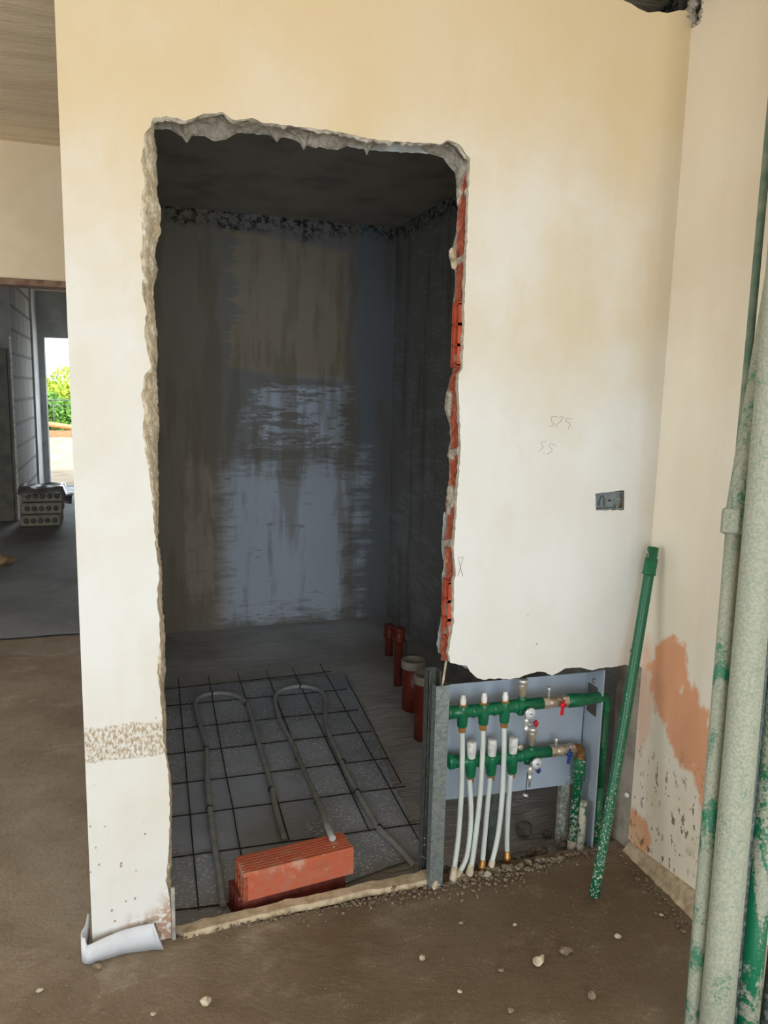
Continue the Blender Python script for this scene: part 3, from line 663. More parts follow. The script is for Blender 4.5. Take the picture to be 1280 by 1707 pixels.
q = P(8, 938, 'z', .03); b = MB(); b.rock((q.x-.03, q.y, .05), .11, 33, (1.2, .8, .5)); tag(b.build('rubble_chunk', simple('ochre_rubble', (172, 142, 104), .9, c2=(132, 106, 78), sc_=10)), 'ochre lump of rubble on the hall floor at the left edge', 'rubble')
# terrace, kerb, railing, timber pole, trees
gridfloor('ground_terrace', -9, 6, YD+.2, 22.3, -.02, simple('sunlit_terrace', (186, 168, 142), .9, c2=(160, 140, 116), sc_=3, bs=.5), .6, .01)
b = MB(); b.box((-9, 22.3, -.02), (6, 22.7, .14)); struct(b.build('trim_4', simple('terracotta_kerb', (214, 150, 110), .8)))
rl = thing('railing', 'thin grey metal railing at the far edge of the terrace', 'railing')
zr = P(100, 667, 'y', 22.5).z
b = MB(); b.tube([(-9, 22.5, zr), (6, 22.5, zr)], .02, 8); b.build('rail', GALVD, rl)
b = MB(); b.tube([(-9, 22.5, zr-.14), (6, 22.5, zr-.14)], .01, 6); b.build('rail', GALVD, rl)
for xx in [P(90, 700, 'y', 22.5).x + 1.5*k for k in (-2, -1, 0, 1, 2)]:
    b = MB(); b.tube([(xx, 22.5, .12), (xx, 22.5, zr)], .02, 8); b.build('post', GALVD, rl)
b = MB(); a0 = P(60, 704, 'y', 22.42); a1 = P(140, 715, 'y', 22.42); b.tube([a0, a0.lerp(a1, .5), a1], .075, 10); tb = b.build('timber_pole', simple('peeled_timber', (226, 168, 120), .8), rl); tb['label'] = 'peeled orange timber pole'  # separate pole in front of the railing, only grouped with it
based(rl, (-2, 22.5, .14))

LEAF = simple('leaf_green', (120, 168, 62), .6, c2=(64, 112, 40), sc_=6); LEAFY = simple('leaf_yellow_green', (186, 200, 66), .6, c2=(140, 170, 50), sc_=5); BARK = simple('bark', (92, 74, 56), .9)
def tree(name, label, px, topy, Y, rad, m, seed, leaves=2600):
    r = thing(name, label, 'tree', None); rn = random.Random(seed); base = P(px, 735, 'y', Y); zt_ = P(px, topy, 'y', Y).z
    zc = zt_-rad*.9
    b = MB(); b.tube([(base.x, Y, -.6), (base.x+.1, Y, zc*.5), (base.x, Y, zc)], [.14, .1, .05], 8); b.build('trunk', BARK, r)
    vs = []; fs = []
    cl = [(V((rn.uniform(-1, 1), rn.uniform(-.7, .7), rn.uniform(-1, 1)))*rad*.62, rad*rn.uniform(.3, .5)) for _ in range(12)]
    for k in range(leaves):
        c0_, cr = rn.choice(cl); d = V((rn.gauss(0, 1), rn.gauss(0, 1), rn.gauss(0, 1))).normalized()*cr*rn.uniform(.7, 1.05)
        p = V((base.x, Y, zc)) + c0_ + V((d.x, d.y, d.z)); u = V((rn.gauss(0, 1), rn.gauss(0, 1), rn.gauss(0, 1))).normalized(); w_ = u.orthogonal().normalized(); s_ = rn.uniform(.07, .13)
        o_ = len(vs); vs += [p-u*s_, p+w_*s_*.5, p+u*s_, p-w_*s_*.5]; fs.append((o_, o_+1, o_+2, o_+3))
    b = MB(); b.add(vs, fs); b.build('foliage', m, r); based(r, (base.x, Y, -.6))
tree('tree', 'bright yellow-green tree crown behind the railing, taller one', 86, 612, 36, 2.0, LEAFY, 1, 6000)
tree('tree', 'yellow-green tree beyond the railing, next to the wall edge', 122, 622, 31, 1.3, LEAFY, 2, 4000)
tree('bush', 'dark green bush right behind the terrace railing', 92, 655, 24.2, 1.25, LEAF, 3, 5000)
tree('bush', 'leafy green bush behind the railing, half hidden by the wall edge', 120, 657, 28.2, 1.4, LEAF, 4, 5000)
b = MB(); b.box((-16, 41, -3), (8, 41.6, 1.5)); 
struct(b.build('ground_hedge_bank', simple('distant_bank', (96, 138, 66), .9, c2=(60, 96, 44), sc_=2, bs=.6)))

# ------------------------------------------------------------------ inside the opening: shower floor build-up
MZ = -.066
vs = []; nx, ny = 70, 90
quad = [P(272, 1545, 'z', MZ), P(716, 1385, 'z', MZ), P(578, 1122, 'z', MZ), P(262, 1152, 'z', MZ)]
quad[0] = V((.11, .05, MZ)); quad[3] = V((.11, quad[3].y, MZ))
quad[1] = P(708, 1425, 'z', MZ)
for a in range(nx+1):
    for c_ in range(ny+1):
        u, v = a/nx, c_/ny; p = (quad[0]*(1-u)+quad[1]*u)*(1-v) + (quad[3]*(1-u)+quad[2]*u)*v
        ed = .012*MN.noise(p*6); p.z = MZ + .0035*MN.noise(p*7)+.002*MN.noise(p*22)
        if a == nx: p.x += ed*2
        if c_ == ny: p.y += ed*2
        vs.append(p)
b = MB(); b.add(vs, [(a*(ny+1)+c_, (a+1)*(ny+1)+c_, (a+1)*(ny+1)+c_+1, a*(ny+1)+c_+1) for a in range(nx) for c_ in range(ny)], 0, True)
mem = b.build('waterproof_membrane', MEMB); tag(mem, 'wet dark grey membrane sheet under the wire mesh, with glints painted as white specks', 'membrane'); 
WZ = -.058
wm = thing('welded_wire_mesh', 'rusty welded wire mesh lying on the wet membrane in the opening', 'wire mesh')
def bar(px, z, parent=wm):
    pts = [P(a, b_, 'z', z) for a, b_ in px]
    pts = smooth(pts, 6) if len(pts) > 2 else [pts[0].lerp(pts[1], k/14) for k in range(15)]
    for p in pts[1:-1]: p.z += .002*MN.noise(p*5); p.x += .003*MN.noise(p*3)
    MB().tube(pts, .0023, 6).build('wire_bar', RUST, parent)
for L in ([(297,1131),(331,1516)], [(347,1127),(402,1425)], [(396,1122),(459,1324),(482,1400)], [(443,1117),(500,1268),(548,1392)], [(487,1113),(616,1386)], [(533,1106),(697,1398)], [(575,1127),(612,1196),(646,1264),(668,1305)]): bar(L, WZ+.003)
for L in ([(277,1149),(552,1119)], [(277,1177),(579,1149)], [(277,1217),(597,1183)], [(277,1258),(620,1219)], [(279,1308),(646,1264)], [(282,1362),(676,1311)], [(284,1430),(706,1372)], [(288,1517),(402,1504)]): bar(L, WZ-.003)
based(wm, P(400, 1300, 'z', WZ))
z5 = lambda L: [(260+a*.375, 1080+c_*.375) for a, c_ in L]
BRTOP = .034 + P(402, 1460, 'y', P(406, 1504, 'z', .034).y).z - .034
def loop_tube(label, pts, zs=None, ties=()):
    r = thing('heating_pipe', label, 'pipe', 'heating pipe loops on the mesh')
    q = [P(a, c_, 'z', -.043) for a, c_ in z5(pts)]
    if zs:
        for k, zv in zs.items(): q[k] = P(*z5([pts[k]])[0], 'z', zv)
    MB().tube(smooth(q, 8), .0105, 12).build('pipe', GTUBE, r)
    for a, c_ in z5(ties):
        p = P(a, c_, 'z', -.043); d = min(range(len(q)-1), key=lambda k: ((q[k]+q[k+1])/2-p).length); t = (q[d+1]-q[d]).normalized()
        MB().tube([p-t*.003, p+t*.003], .0125, 12).build('cable_tie', BLACK, r)
    based(r, q[len(q)//2])
loop_tube('grey heating pipe bent into the left loop on the wire mesh', [(298,1140),(292,1080),(280,1000),(255,850),(240,720),(228,600),(225,450),(205,370),(180,290),(172,250),(190,220),(250,203),(320,203),(375,220),(405,250),(425,310),(450,400),(480,500),(510,600),(530,700),(555,800),(570,840)], None, [(238,712),(224,448),(252,204),(402,250),(512,630)])
loop_tube('grey heating pipe bent into the right loop, one end over the brick', [(785,848),(762,790),(720,680),(650,530),(610,430),(560,340),(535,270),(530,220),(555,190),(620,172),(690,175),(735,195),(755,235),(752,290),(765,370),(810,470),(840,540),(900,650),(990,800),(1060,870),(1150,970)], {0: BRTOP+.013, 1: BRTOP+.012, 2: .06, 3: -.01}, [(716,684),(632,492),(642,172),(830,505),(895,640),(992,798)])

# drain stubs along the right of the shower
def drain(name, label, x, y, r, ztop, capped, seed):
    t = thing(name, label, 'pipe', None)
    zb = -.09
    if capped:
        MB().lathe((x, y, zb), (0, 0, 1), [(0, r*.96), (ztop-zb-.02, r*.96)], 28).build('pipe_body', PVC, t)
        MB().lathe((x, y, ztop-.045), (0, 0, 1), [(0, r*1.10), (.004, r*1.14), (.034, r*1.14), (.040, r*1.10), (.041, r*.98), (.033, r*.95)], 32).build('end_cap', CAPW, t)
    else:
        MB().lathe((x, y, zb), (0, 0, 1), [(0, r*.8), (ztop-zb-.09, r*.8), (ztop-zb-.075, r*1.05), (ztop-zb-.07, r*1.2), (ztop-zb-.058, r*1.2), (ztop-zb-.055, r*1.02), (ztop-zb-.01, r*1.02), (ztop-zb, r*1.15), (ztop-zb+.004, r*.9)], 20).build('pipe_body', PVC, t)
        MB().tube([(x+r*1.5, y-.01, zb), (x+r*1.2, y-.01, ztop-.07)], .006, 8).build('support_rod', GALVD, t)
    based(t, (x, y, zb))
drain('drain_pipe', 'wide brick-red drain pipe with pale cap, nearer of the two capped ones', 1.405, 1.12, .054, .232, True, 1)
drain('drain_pipe', 'wide brick-red drain pipe with pale cap, farther of the two capped ones', 1.468, 1.45, .054, .180, True, 2)
q = P(663, 1138, 'z', -.07); drain('drain_stub', 'slim brick-red pipe stub just behind the capped drain pipes', q.x, q.y, .030, P(665, 1047, 'y', q.y).z, False, 3)
q = P(648, 1088, 'z', -.07); drain('drain_stub', 'slim brick-red pipe stub farthest back by the shower corner', q.x, q.y, .030, P(648, 1042, 'y', q.y).z, False, 4)

# threshold strip
tl = [P(a, b_, 'z', .014) for a, b_ in ((292,1544),(400,1517),(500,1496),(600,1474),(717,1449))]; bl = [P(a, b_, 'z', .010) for a, b_ in ((306,1556),(400,1533),(500,1510),(600,1488),(717,1468))]
tl = resample(tl, 60); bl = resample(bl, 60); b = MB(); vs = []
for t_, q_ in zip(tl, bl):
    j = .005*MN.noise(t_*30); k_ = .006*MN.noise(q_*26)
    vs += [(t_.x, t_.y+.002+j, -.07), (t_.x, t_.y+j, .014+j*.5), (q_.x, q_.y+k_, .012+j*.5), (q_.x, q_.y-.006+k_, -.004)]
fs = []
for k in range(59):
    for q in range(3): a_ = k*4+q; fs.append((a_, a_+4, a_+5, a_+1))
fs += [(0, 1, 2, 3), tuple(59*4+q for q in (3, 2, 1, 0))]
b.add(vs, fs); tag(b.build('threshold_strip', CONC), 'pale mortar strip across the bottom of the opening', 'strip')

# hollow bricks on the threshold
def brick(label, org, ang, L, Wd, Hh, mat, tilt=0):
    r = thing('hollow_brick', label, 'brick', 'hollow bricks on the threshold')
    Mx = Matrix.Translation(org) @ Matrix.Rotation(ang, 4, 'Z') @ Matrix.Rotation(tilt, 4, 'X')
    b = MB(); nr = 6; prof = [(0, 0), (0, Hh-.008), (.006, Hh)]
    for k in range(nr):
        y0 = .012+(Wd-.024)*k/nr; y1 = .012+(Wd-.024)*(k+1)/nr; g = (y1-y0)
        prof += [(y0+g*.05, Hh), (y0+g*.15, Hh-.010), (y0+g*.45, Hh-.010), (y0+g*.6, Hh)]
    prof += [(Wd-.006, Hh), (Wd, Hh-.008), (Wd, 0)]
    m_ = len(prof); vs = [Mx @ V((x_, a, c_)) for x_ in (0, L) for a, c_ in prof]
    fs = [(k, k+1, m_+k+1, m_+k) for k in range(m_-1)] + [(m_-1, 0, m_, 2*m_-1)]
    b.add(vs, [tuple(reversed(f)) for f in fs]); 
    b.add([Mx @ V((L-.004, a, c_)) for a, c_ in prof], [tuple(range(m_))]); b.add([Mx @ V((.012, a, c_)) for a, c_ in prof], [tuple(reversed(range(m_)))], 1)
    # web of the open left end
    for y0 in [0, Wd/3-.003, 2*Wd/3-.003, Wd-.007]: b.box((0, y0, 0), (.013, y0+.007, Hh-.008), 0, Mx)
    for z0 in [0, Hh/2-.003, Hh-.014]: b.box((0.0005, 0, z0), (.013, Wd, z0+.006), 0, Mx)
    b.build('brick_body', [mat, DARKRED], r)
    m2 = MB(); rn = random.Random(5)
    for _ in range(9): m2.rock(Mx @ V((rn.uniform(0, L*.9), rn.uniform(0, .05), Hh-.002)), rn.uniform(.002, .005), rn.randint(0, 99))
    m2.build('mortar_crumbs', STONE, r)['kind'] = 'stuff'; based(r, org)
BZ = .034; p0 = P(406, 1504, 'z', BZ); p1 = P(589, 1456, 'z', BZ); ang = math.atan2(p1.y-p0.y, p1.x-p0.x); Lb = (p1-p0).length
BH = P(402, 1460, 'y', p0.y).z - BZ; pt = P(392, 1427, 'z', BZ+BH); nv = V((-math.sin(ang), math.cos(ang), 0)); Wb = (pt-p0).dot(nv); print('brick', Lb, Wb, BH, p0)
brick('orange-red hollow brick with ribbed top, upper of the two on the threshold', p0, ang, Lb, Wb, BH, CLAY)
brick('dark red hollow brick mostly hidden under the orange-red one', V((p0.x-.012, p0.y+.022, -.062)), ang+.05, Lb+.0, Wb, .094, DARKRED)

# ------------------------------------------------------------------ stud and frame of the manifold
def channel(name, label, x0, x1, y, z0, z1, dep, mat, sides=(1, 1), t=.0015):
    b = MB(); b.box((x0, y, z0), (x1, y+t, z1))
    if sides[0]: b.box((x0, y+t, z0), (x0+t, y+dep, z1))
    if sides[1]: b.box((x1-t, y+t, z0), (x1, y+dep, z1))
    return b
zt = P(733, 1144, 'y', -.012).z
a0 = P(722, 1300, 'y', -.012).x; a1 = P(744, 1300, 'y', -.012).x
b = channel('x', '', a0, a1, -.012, .002, zt, .03, GALV)
b.box((a0+.004, -.0135, .004), (a0+.006, -.012, zt-.004)); 
st = thing('steel_stud', 'bright galvanised steel stud standing left of the manifold panel', 'stud'); b.build('channel', GALV, st)
MB().rock(((a0+a1)/2, -.012, .008), .02, 55, (1.1, .5, .8)).build('mortar_blob', STONE, st); based(st, ((a0+a1)/2, 0, 0))
zt2 = P(715, 1120, 'y', .09).z; c0_ = P(709, 1300, 'y', .09).x; c1_ = P(724, 1300, 'y', .09).x
b = MB(); b.box((c0_, .09, -.06), (c0_+.0015, .125, zt2)); b.box((c0_, .124, -.06), (c1_+.01, .1255, zt2)); b.box((c1_+.0085, .09, -.06), (c1_+.010, .125, zt2)); b.box((c0_, .09, -.06), (c0_+.006, .0915, zt2))
st2 = thing('steel_stud', 'duller steel stud set back behind the bright one', 'stud'); b.build('channel', GALVD, st2)
b = MB()
for zz_ in (P(712, 1397, 'y', .09).z, P(712, 1408, 'y', .09).z): b.lathe((c0_+.004, .0905, zz_), (0, -1, 0), [(0, .0028), (.001, .0028)], 10)
b.build('rivet', CHROME, st2); based(st2, (c0_, .1, -.06))
b = MB(); b.tube([P(695, 1424, 'y', .06), P(720, 1435, 'y', .02)], .0022, 6); tag(b.build('steel_pin', GALVD), 'short steel pin sticking out at the foot of the stud', 'pin')
# twisted wire between jamb and stud
b = MB(); w0 = P(744, 1100, 'y', .05); w1 = P(737, 1146, 'y', .0)
for ph in (0, 3.14):
    pts = []
    for k in range(40):
        p = w0.lerp(w1, k/39); a = k*.9+ph; pts.append(p+V((math.cos(a)*.0022, math.sin(a)*.0022, 0)))
    b.tube(pts, .0019, 6)
tag(b.build('twisted_wire', STONE), 'pale twisted tie wire from the jamb down to the steel stud', 'wire')

# manifold panel
pn = thing('manifold_panel', 'blue-grey steel mounting panel behind the green manifolds', 'panel')
YP = .135
tl_ = P(750, 1141, 'y', YP); tr_ = P(978, 1121, 'y', YP); br_ = P(962, 1306, 'y', YP); bl_ = P(739, 1334, 'y', YP)
b = MB(); T = .002
b.add([tl_, tr_, br_, bl_] + [p+V((0, T, 0)) for p in (tl_, tr_, br_, bl_)], [(0, 3, 2, 1), (4, 5, 6, 7), (0, 1, 5, 4), (2, 3, 7, 6), (3, 0, 4, 7), (1, 2, 6, 5)]); b.build('back_plate', PANEL, pn)
XF = tr_.x
f0 = V((XF, YP, tr_.z)); f1 = P(1006, 1117, 'x', XF); f2 = P(993, 1425, 'x', XF); f3 = P(970, 1420, 'x', XF+.0)
hole = [P(a, c_, 'x', XF) for a, c_ in ((980,1136),(997,1147),(993,1196),(977,1183))]
f3 = V((XF, YP, f2.z))
lo_ = [f0, f1, V((XF, f1.y, -.055)), V((XF, YP, -.055))]
tr2 = tessellate_polygon([[V((p.y, p.z, 0)) for p in lo_], [V((p.y, p.z, 0)) for p in hole]])
av = lo_+hole; b = MB()
for off, rev in ((0, 0), (T, 1)):
    fs = []
    for t in tr2:
        a, c_, d = [av[q] for q in t]; nx_ = (c_-a).cross(d-a).x
        ok = (nx_ < 0) != bool(rev); fs.append(tuple(t) if ok else (t[0], t[2], t[1]))
    b.add([p+V((off, 0, 0)) for p in av], fs)
b.box((XF, f1.y-.001, -.055), (XF+.006, f1.y, f1.z)); b.build('side_flange', PANEL, pn)
# return lips of the left edge
b = MB(); b.box((bl_.x-.004, YP-.02, bl_.z-.03), (bl_.x-.002, YP, tl_.z)); b.build('left_lip', PANEL, pn)
q = P(990, 1135, 'x', XF-.002); MB().lathe(q, (-1, 0, 0), [(0, .009), (.002, .009), (.0025, .006), (.003, .0055), (.0031, .003)], 18).build('grommet', NICKEL, pn)
for a_, c_ in ((949, 1295), (978, 1300), (845, 1211)):
    q = P(a_, c_, 'y', YP-.001) if a_ < 970 else P(a_, c_, 'x', XF-.001); MB().lathe(q, (0, -1, 0) if a_ < 970 else (-1, 0, 0), [(0, .005), (.003, .0045), (.004, .002)], 12).build('screw', CHROME, pn)
xg = P(822, 1380, 'y', YP+.005).x; b = channel('', '', xg-.016, xg+.016, YP+.003, -.07, bl_.z+.05, .02, GALVD); b.build('leg', GALVD, pn)
xg = P(940, 1350, 'y', YP+.005).x; b = channel('', '', xg-.018, xg+.018, YP+.003, -.07, bl_.z+.05, .02, GALVM); b.box((xg-.002, YP-.001, -.07), (xg+.002, YP+.003, bl_.z+.0)); b.build('leg', GALVM, pn)
based(pn, (XF-.3, YP, -.07))

# manifolds
def hexn(b, c, ax, h, r, mi=0): b.lathe(c, ax, [(0, r*.92), (.001, r), (h-.001, r), (h, r*.92)], 6, mi, flat=True)
def gauge(parent, px, py, yb):
    c = P(px, py, 'y', yb); ax = V((0, -1, 0))
    g = MB().lathe(c, ax, [(0, .008), (.006, .0165), (.007, .0188), (.014, .0188), (.0155, .0178), (.0155, .0167)], 28).build('gauge_case', CHROME, parent)
    g['label'] = 'round thermometer gauge'
    MB().lathe(c+ax*.0150, ax, [(0, .0169), (.001, .0169)], 28).build('dial', DIAL, g)
    b = MB(); d = c+ax*.0165
    b.tube([d+V((-.009, 0, .0012)), d+V((.004, 0, -.0006))], [.0004, .0012], 6); b.lathe(d, ax, [(0, .0025), (.0008, .0022)], 10)
    for k in range(9):
        a = math.radians(-40+k*32.5); e_ = V((-math.cos(a), 0, math.sin(a))); b.tube([d+e_*.012, d+e_*.0145], .0004, 4)
    b.build('needle_and_scale', BLACK, g)
def tap(parent, px, y0, y1, yb, knob, kx, ky):
    t0 = P(px, y0, 'y', yb); t1 = P(px, y1, 'y', yb); L = t0.z-t1.z
    o = MB().lathe(t0, (0, 0, -1), [(0, .006), (L*.12, .0085), (L*.34, .0085), (L*.36, .0065), (L*.46, .0065), (L*.48, .0085), (L*.66, .008), (L*.70, .0045), (L, .004)], 16).build('drain_tap', CHROME, parent)
    k = P(kx, ky, 'y', yb)
    MB().tube([V((t0.x, yb, k.z)), V((k.x-.006, yb, k.z))], .0035, 8).build('tap_stem', CHROME, o)
    bb = MB(); hexn(bb, (k.x-.006, yb, k.z), (1, 0, 0), .012, .0085); bb.box((k.x-.002, yb-.003, k.z-.012), (k.x+.004, yb+.003, k.z+.012), bev=.001); bb.build('tap_knob', knob, o)
    return o
def ballvalve(parent, ax0, ax1, knobm, hx, pinx, piny):
    d = ax1-ax0; L = d.length; u = d.normalized(); b = MB()
    b.lathe(ax0, u, [(L*.22, .015), (L*.3, .0185), (L*.7, .0185), (L*.78, .015)], 20)
    hexn(b, ax0, u, L*.24, .0205); hexn(b, ax0+u*L*.76, u, L*.24, .0205)
    o = b.build('ball_valve', NICKEL, parent)
    h = ax0+u*L*hx
    MB().lathe(h+V((0, -.017, 0)), (0, -1, 0), [(0, .008), (.012, .007)], 12).build('valve_stem', NICKEL, o)
    b = MB(); c = h+V((0, -.031, 0)); 
    b.lathe(c+V((0, .004, 0)), (0, -1, 0), [(0, .009), (.007, .009), (.009, .005)], 14)
    Mt = Matrix.Translation(c) @ Matrix.Rotation(.10, 4, 'Y')
    b.box((-.006, -.003, -.034), (.006, .003, -.004), 0, Mt, .002); b.box((-.0045, -.003, .004), (.0045, .003, .018), 0, Mt, .002)
    b.box((-.013, -.003, -.005), (.013, .003, .003), 0, Mt, .001)
    b.build('valve_handle', knobm, o)
    p = P(pinx, piny, 'y', h.y); MB().lathe((p.x, h.y, h.z+.012), (0, 0, 1), [(0, .005), (p.z-h.z-.016, .004), (p.z-h.z-.012, .0055), (p.z-h.z-.002, .005)], 12).build('bleed_pin', CHROME, o)
    return o
def vent(parent, px, y0, y1, yb, r=.0142):
    a = P(px, y1, 'y', yb); c_ = P(px, y0, 'y', yb); L = c_.z-a.z
    o = MB().lathe(a-V((0, 0, .004)), (0, 0, 1), [(0, r*.6), (.004, r*.65), (.006, r*.85), (L*.7, r), (L*.78, r)], 22).build('air_vent', NICKEL, parent)
    MB().lathe(a+V((0, 0, L*.74)), (0, 0, 1), [(0, r*1.12), (L*.2, r*1.12), (L*.24, r*.9), (L*.26, r*.3)], 22).build('vent_cap', CHROME, o)

YU, YLo = .055, .085
up = thing('supply_manifold', 'upper green plastic manifold with red valve handle and slim white caps', 'manifold')
b = MB(); pts = [P(a, c_, 'y', YU) for a, c_ in ((747,1188),(770,1186),(805,1183),(840,1179),(870,1175),(903,1171.5))]
b.tube(pts, .0195, 24)
for a_ in ((747, 1188), (787, 1185), (822, 1181.5), (857, 1177)):
    p = P(*a_, 'y', YU); b.lathe(p-V((.004, 0, 0)), (1, 0, 0), [(0, .0195), (.002, .0215), (.010, .0215), (.012, .0195)], 24)
q0 = P(870, 1172, 'y', YU); b.lathe(q0, (0, 0, 1), [(0, .014), (.022, .013), (.024, .011)], 18)
q0 = P(868, 1178, 'y', YU); b.lathe(q0, (0, 0, -1), [(0, .013), (.026, .011)], 16); b.lathe(P(880, 1184, 'y', YU), (0, -1, -.1), [(0, .012), (.022, .010)], 16)
b.build('manifold_body', GREEN, up)
for (px, ct, c1, b1, n1_) in ((770, 1158, 1175, 1210, 1219), (805, 1154, 1171.5, 1206, 1215), (840, 1152.5, 1168.5, 1202.5, 1211)):
    zc0 = P(px, c1, 'y', YU).z; z1_ = P(px, b1, 'y', YU).z; xq = P(px, (c1+b1)/2, 'y', YU).x; z2_ = P(px, n1_, 'y', YU).z; z3_ = P(px, ct, 'y', YU).z
    o = MB().lathe((xq, YU-.004, z1_), (0, 0, 1), [(0, .0145), (.003, .0158), (.014, .0158), (.017, .0168), ((zc0-z1_)*.85, .0168), ((zc0-z1_)-.003, .0155), (zc0-z1_-.001, .014)], 22).build('tee', GREEN, up)
    bb = MB(); hexn(bb, (xq, YU-.004, zc0-.006), (0, 0, 1), .009, .0150); bb.build('brass_collar', BRASS, o)
    hc = z3_-zc0; MB().lathe((xq, YU-.004, zc0+.001), (0, 0, 1), [(0, .0085), (.004, .0092), (hc*.55, .0098), (hc*.62, .0080), (hc*.9, .0074), (hc, .004)], 18).build('white_cap', WHITE, o)
    bb = MB(); hexn(bb, (xq, YU-.004, z2_), (0, 0, 1), z1_-z2_+.003, .0125); bb.build('brass_nut', BRASS, o)
vent(up, 870, 1131, 1161, YU)
gauge(up, 881, 1187, .032)
tap(up, 878, 1196, 1229, .028, REDP, 893, 1206)
ballvalve(up, P(903, 1171.5, 'y', YU), P(946, 1168, 'y', YU), REDP, .62, 915, 1150)
b = MB(); e0 = P(945, 1168, 'y', YU); e1 = P(972, 1166.5, 'y', YU); e2 = V((XF+.035, YU+.02, e1.z-.002)); 
xb, yb_ = XF+.030, .062
b.lathe(e0, (e1-e0), [(0, .0195), (.003, .0225), ((e1-e0).length-.004, .0225), ((e1-e0).length, .019)], 24)
b.tube(smooth([e1-V((.002, 0, 0)), V((XF, .058, e1.z)), V((xb-.012, yb_, e1.z-.004)), V((xb, yb_, e1.z-.016)), V((xb, yb_, e1.z-.05))], 6), .0185, 22)
b.build('union_and_elbow', GREEN, up)
b = MB(); b.tube([V((xb, yb_, e1.z-.045)), V((xb-.001, yb_, .2))], .0165, 20, cap=True); b.tube([V((xb-.001, yb_, .2)), V((xb-.004, yb_, -.02))], .0165, 20); b.build('riser_pipe', GREENCR, up)
based(up, P(840, 1190, 'y', YU))

lw = thing('return_manifold', 'lower green plastic manifold with blue valve handle and wide white caps', 'manifold')
b = MB(); pts = [P(a, c_, 'y', YLo) for a, c_ in ((750,1270),(784,1268),(818,1265.5),(853,1261.5),(880,1256.5),(916,1252))]
b.tube(pts, .0195, 24)
c_ = pts[0]; b.lathe(c_-V((.006, 0, 0)), (1, 0, .0), [(0, .021), (.003, .0245), (.016, .0245), (.018, .021)], 12, flat=True)
for a_ in ((798, 1268), (834, 1264), (866, 1259)):
    p = P(*a_, 'y', YLo); b.lathe(p-V((.004, 0, 0)), (1, 0, 0), [(0, .0195), (.002, .0215), (.010, .0215), (.012, .0195)], 24)
b.lathe(P(885, 1255, 'y', YLo), (0, 0, 1), [(0, .014), (.020, .013), (.022, .011)], 18)
b.lathe(P(879, 1260, 'y', YLo), (0, 0, -1), [(0, .013), (.026, .011)], 16); b.lathe(P(889, 1264, 'y', YLo), (0, -1, -.1), [(0, .012), (.022, .010)], 16)
b.build('manifold_body', GREEN, lw)
for (px, ct, c1, b1, n1_) in ((783.5, 1235, 1262, 1292, 1301), (817.5, 1231, 1258, 1289, 1298), (852.5, 1228, 1254, 1286, 1293)):
    zc0 = P(px, c1, 'y', YLo).z; z1_ = P(px, b1, 'y', YLo).z; xq = P(px, (c1+b1)/2, 'y', YLo).x; z2_ = P(px, n1_, 'y', YLo).z; z3_ = P(px, ct, 'y', YLo).z
    o = MB().lathe((xq, YLo-.006, z1_), (0, 0, 1), [(0, .0145), (.003, .0158), (.014, .0158), (.017, .0168), ((zc0-z1_)*.9, .0168), ((zc0-z1_), .0155)], 22).build('tee', GREEN, lw)
    hc = z3_-zc0; MB().lathe((xq, YLo-.006, zc0), (0, 0, 1), [(0, .0125), (.002, .0140), (hc*.3, .0142), (hc*.34, .0148), (hc*.9, .0152), (hc*.97, .014), (hc, .011)], 14).build('white_cap', WRAP, o)
    bb = MB(); hexn(bb, (xq, YLo-.006, z2_), (0, 0, 1), z1_-z2_+.003, .0125); bb.build('brass_nut', BRASS, o)
vent(lw, 886, 1211, 1241, YLo+.004)
p = P(869, 1247, 'y', YLo-.022); MB().lathe(p+V((0, .02, 0)), (0, -1, 0), [(0, .007), (.012, .007), (.014, .0095), (.018, .0095), (.019, .004)], 18).build('test_plug', NICKEL, lw)
gauge(lw, 892, 1270, .055)
tp = tap(lw, 884, 1277, 1311, .045, BLUEP, 897, 1283.5)
cc = [P(a, d, 'y', .045) for a, d in ((879, 1288), (878, 1300), (877, 1312), (876.5, 1322))]
MB().tube(smooth(cc, 4), .0014, 6).build('cap_strap', BLACK, tp)
MB().lathe(cc[-1]-V((0, 0, .002)), (-.3, -.2, -1), [(0, .003), (.002, .009), (.008, .0095), (.009, .008)], 18).build('hanging_cap', CHROME, tp)
ballvalve(lw, P(916, 1252, 'y', YLo), P(956, 1249, 'y', YLo), BLUEP, .62, 927, 1235)
# brass elbow and the spattered down pipe
e0 = P(955, 1249, 'y', YLo); xe = P(966, 1250, 'y', YLo).x; 
b = MB(); b.tube(smooth([e0, V((xe-.006, YLo, e0.z)), V((xe+.003, YLo, e0.z-.008)), V((xe+.004, YLo, e0.z-.030))], 6), .0165, 20)
b.lathe((xe+.004, YLo, e0.z-.026), (0, 0, -1), [(0, .0165), (.001, .0195), (.009, .0195), (.010, .017)], 20); b.lathe(e0, (1, 0, 0), [(0, .019), (.006, .019), (.007, .0165)], 20)
b.build('brass_elbow', DBRASS, lw)
b = MB(); zt_ = e0.z-.034; base_ = P(955, 1424, 'y', .06)
b.tube([V((xe+.004, YLo, zt_)), V((xe+.003, YLo, zt_-.004)), V((xe+.002, YLo, zt_-.075)), V((xe+.001, YLo, zt_-.080)), V((base_.x, .07, .0))], [.019, .0215, .0215, .0165, .0145], 22); b.build('down_pipe', ELBOWC, lw)
MB().lathe((base_.x, .07, -.02), (0, 0, 1), [(0, .0165), (.032, .016), (.034, .014)], 16).build('mortar_collar', MORTAR, lw)
based(lw, P(840, 1270, 'y', YLo))
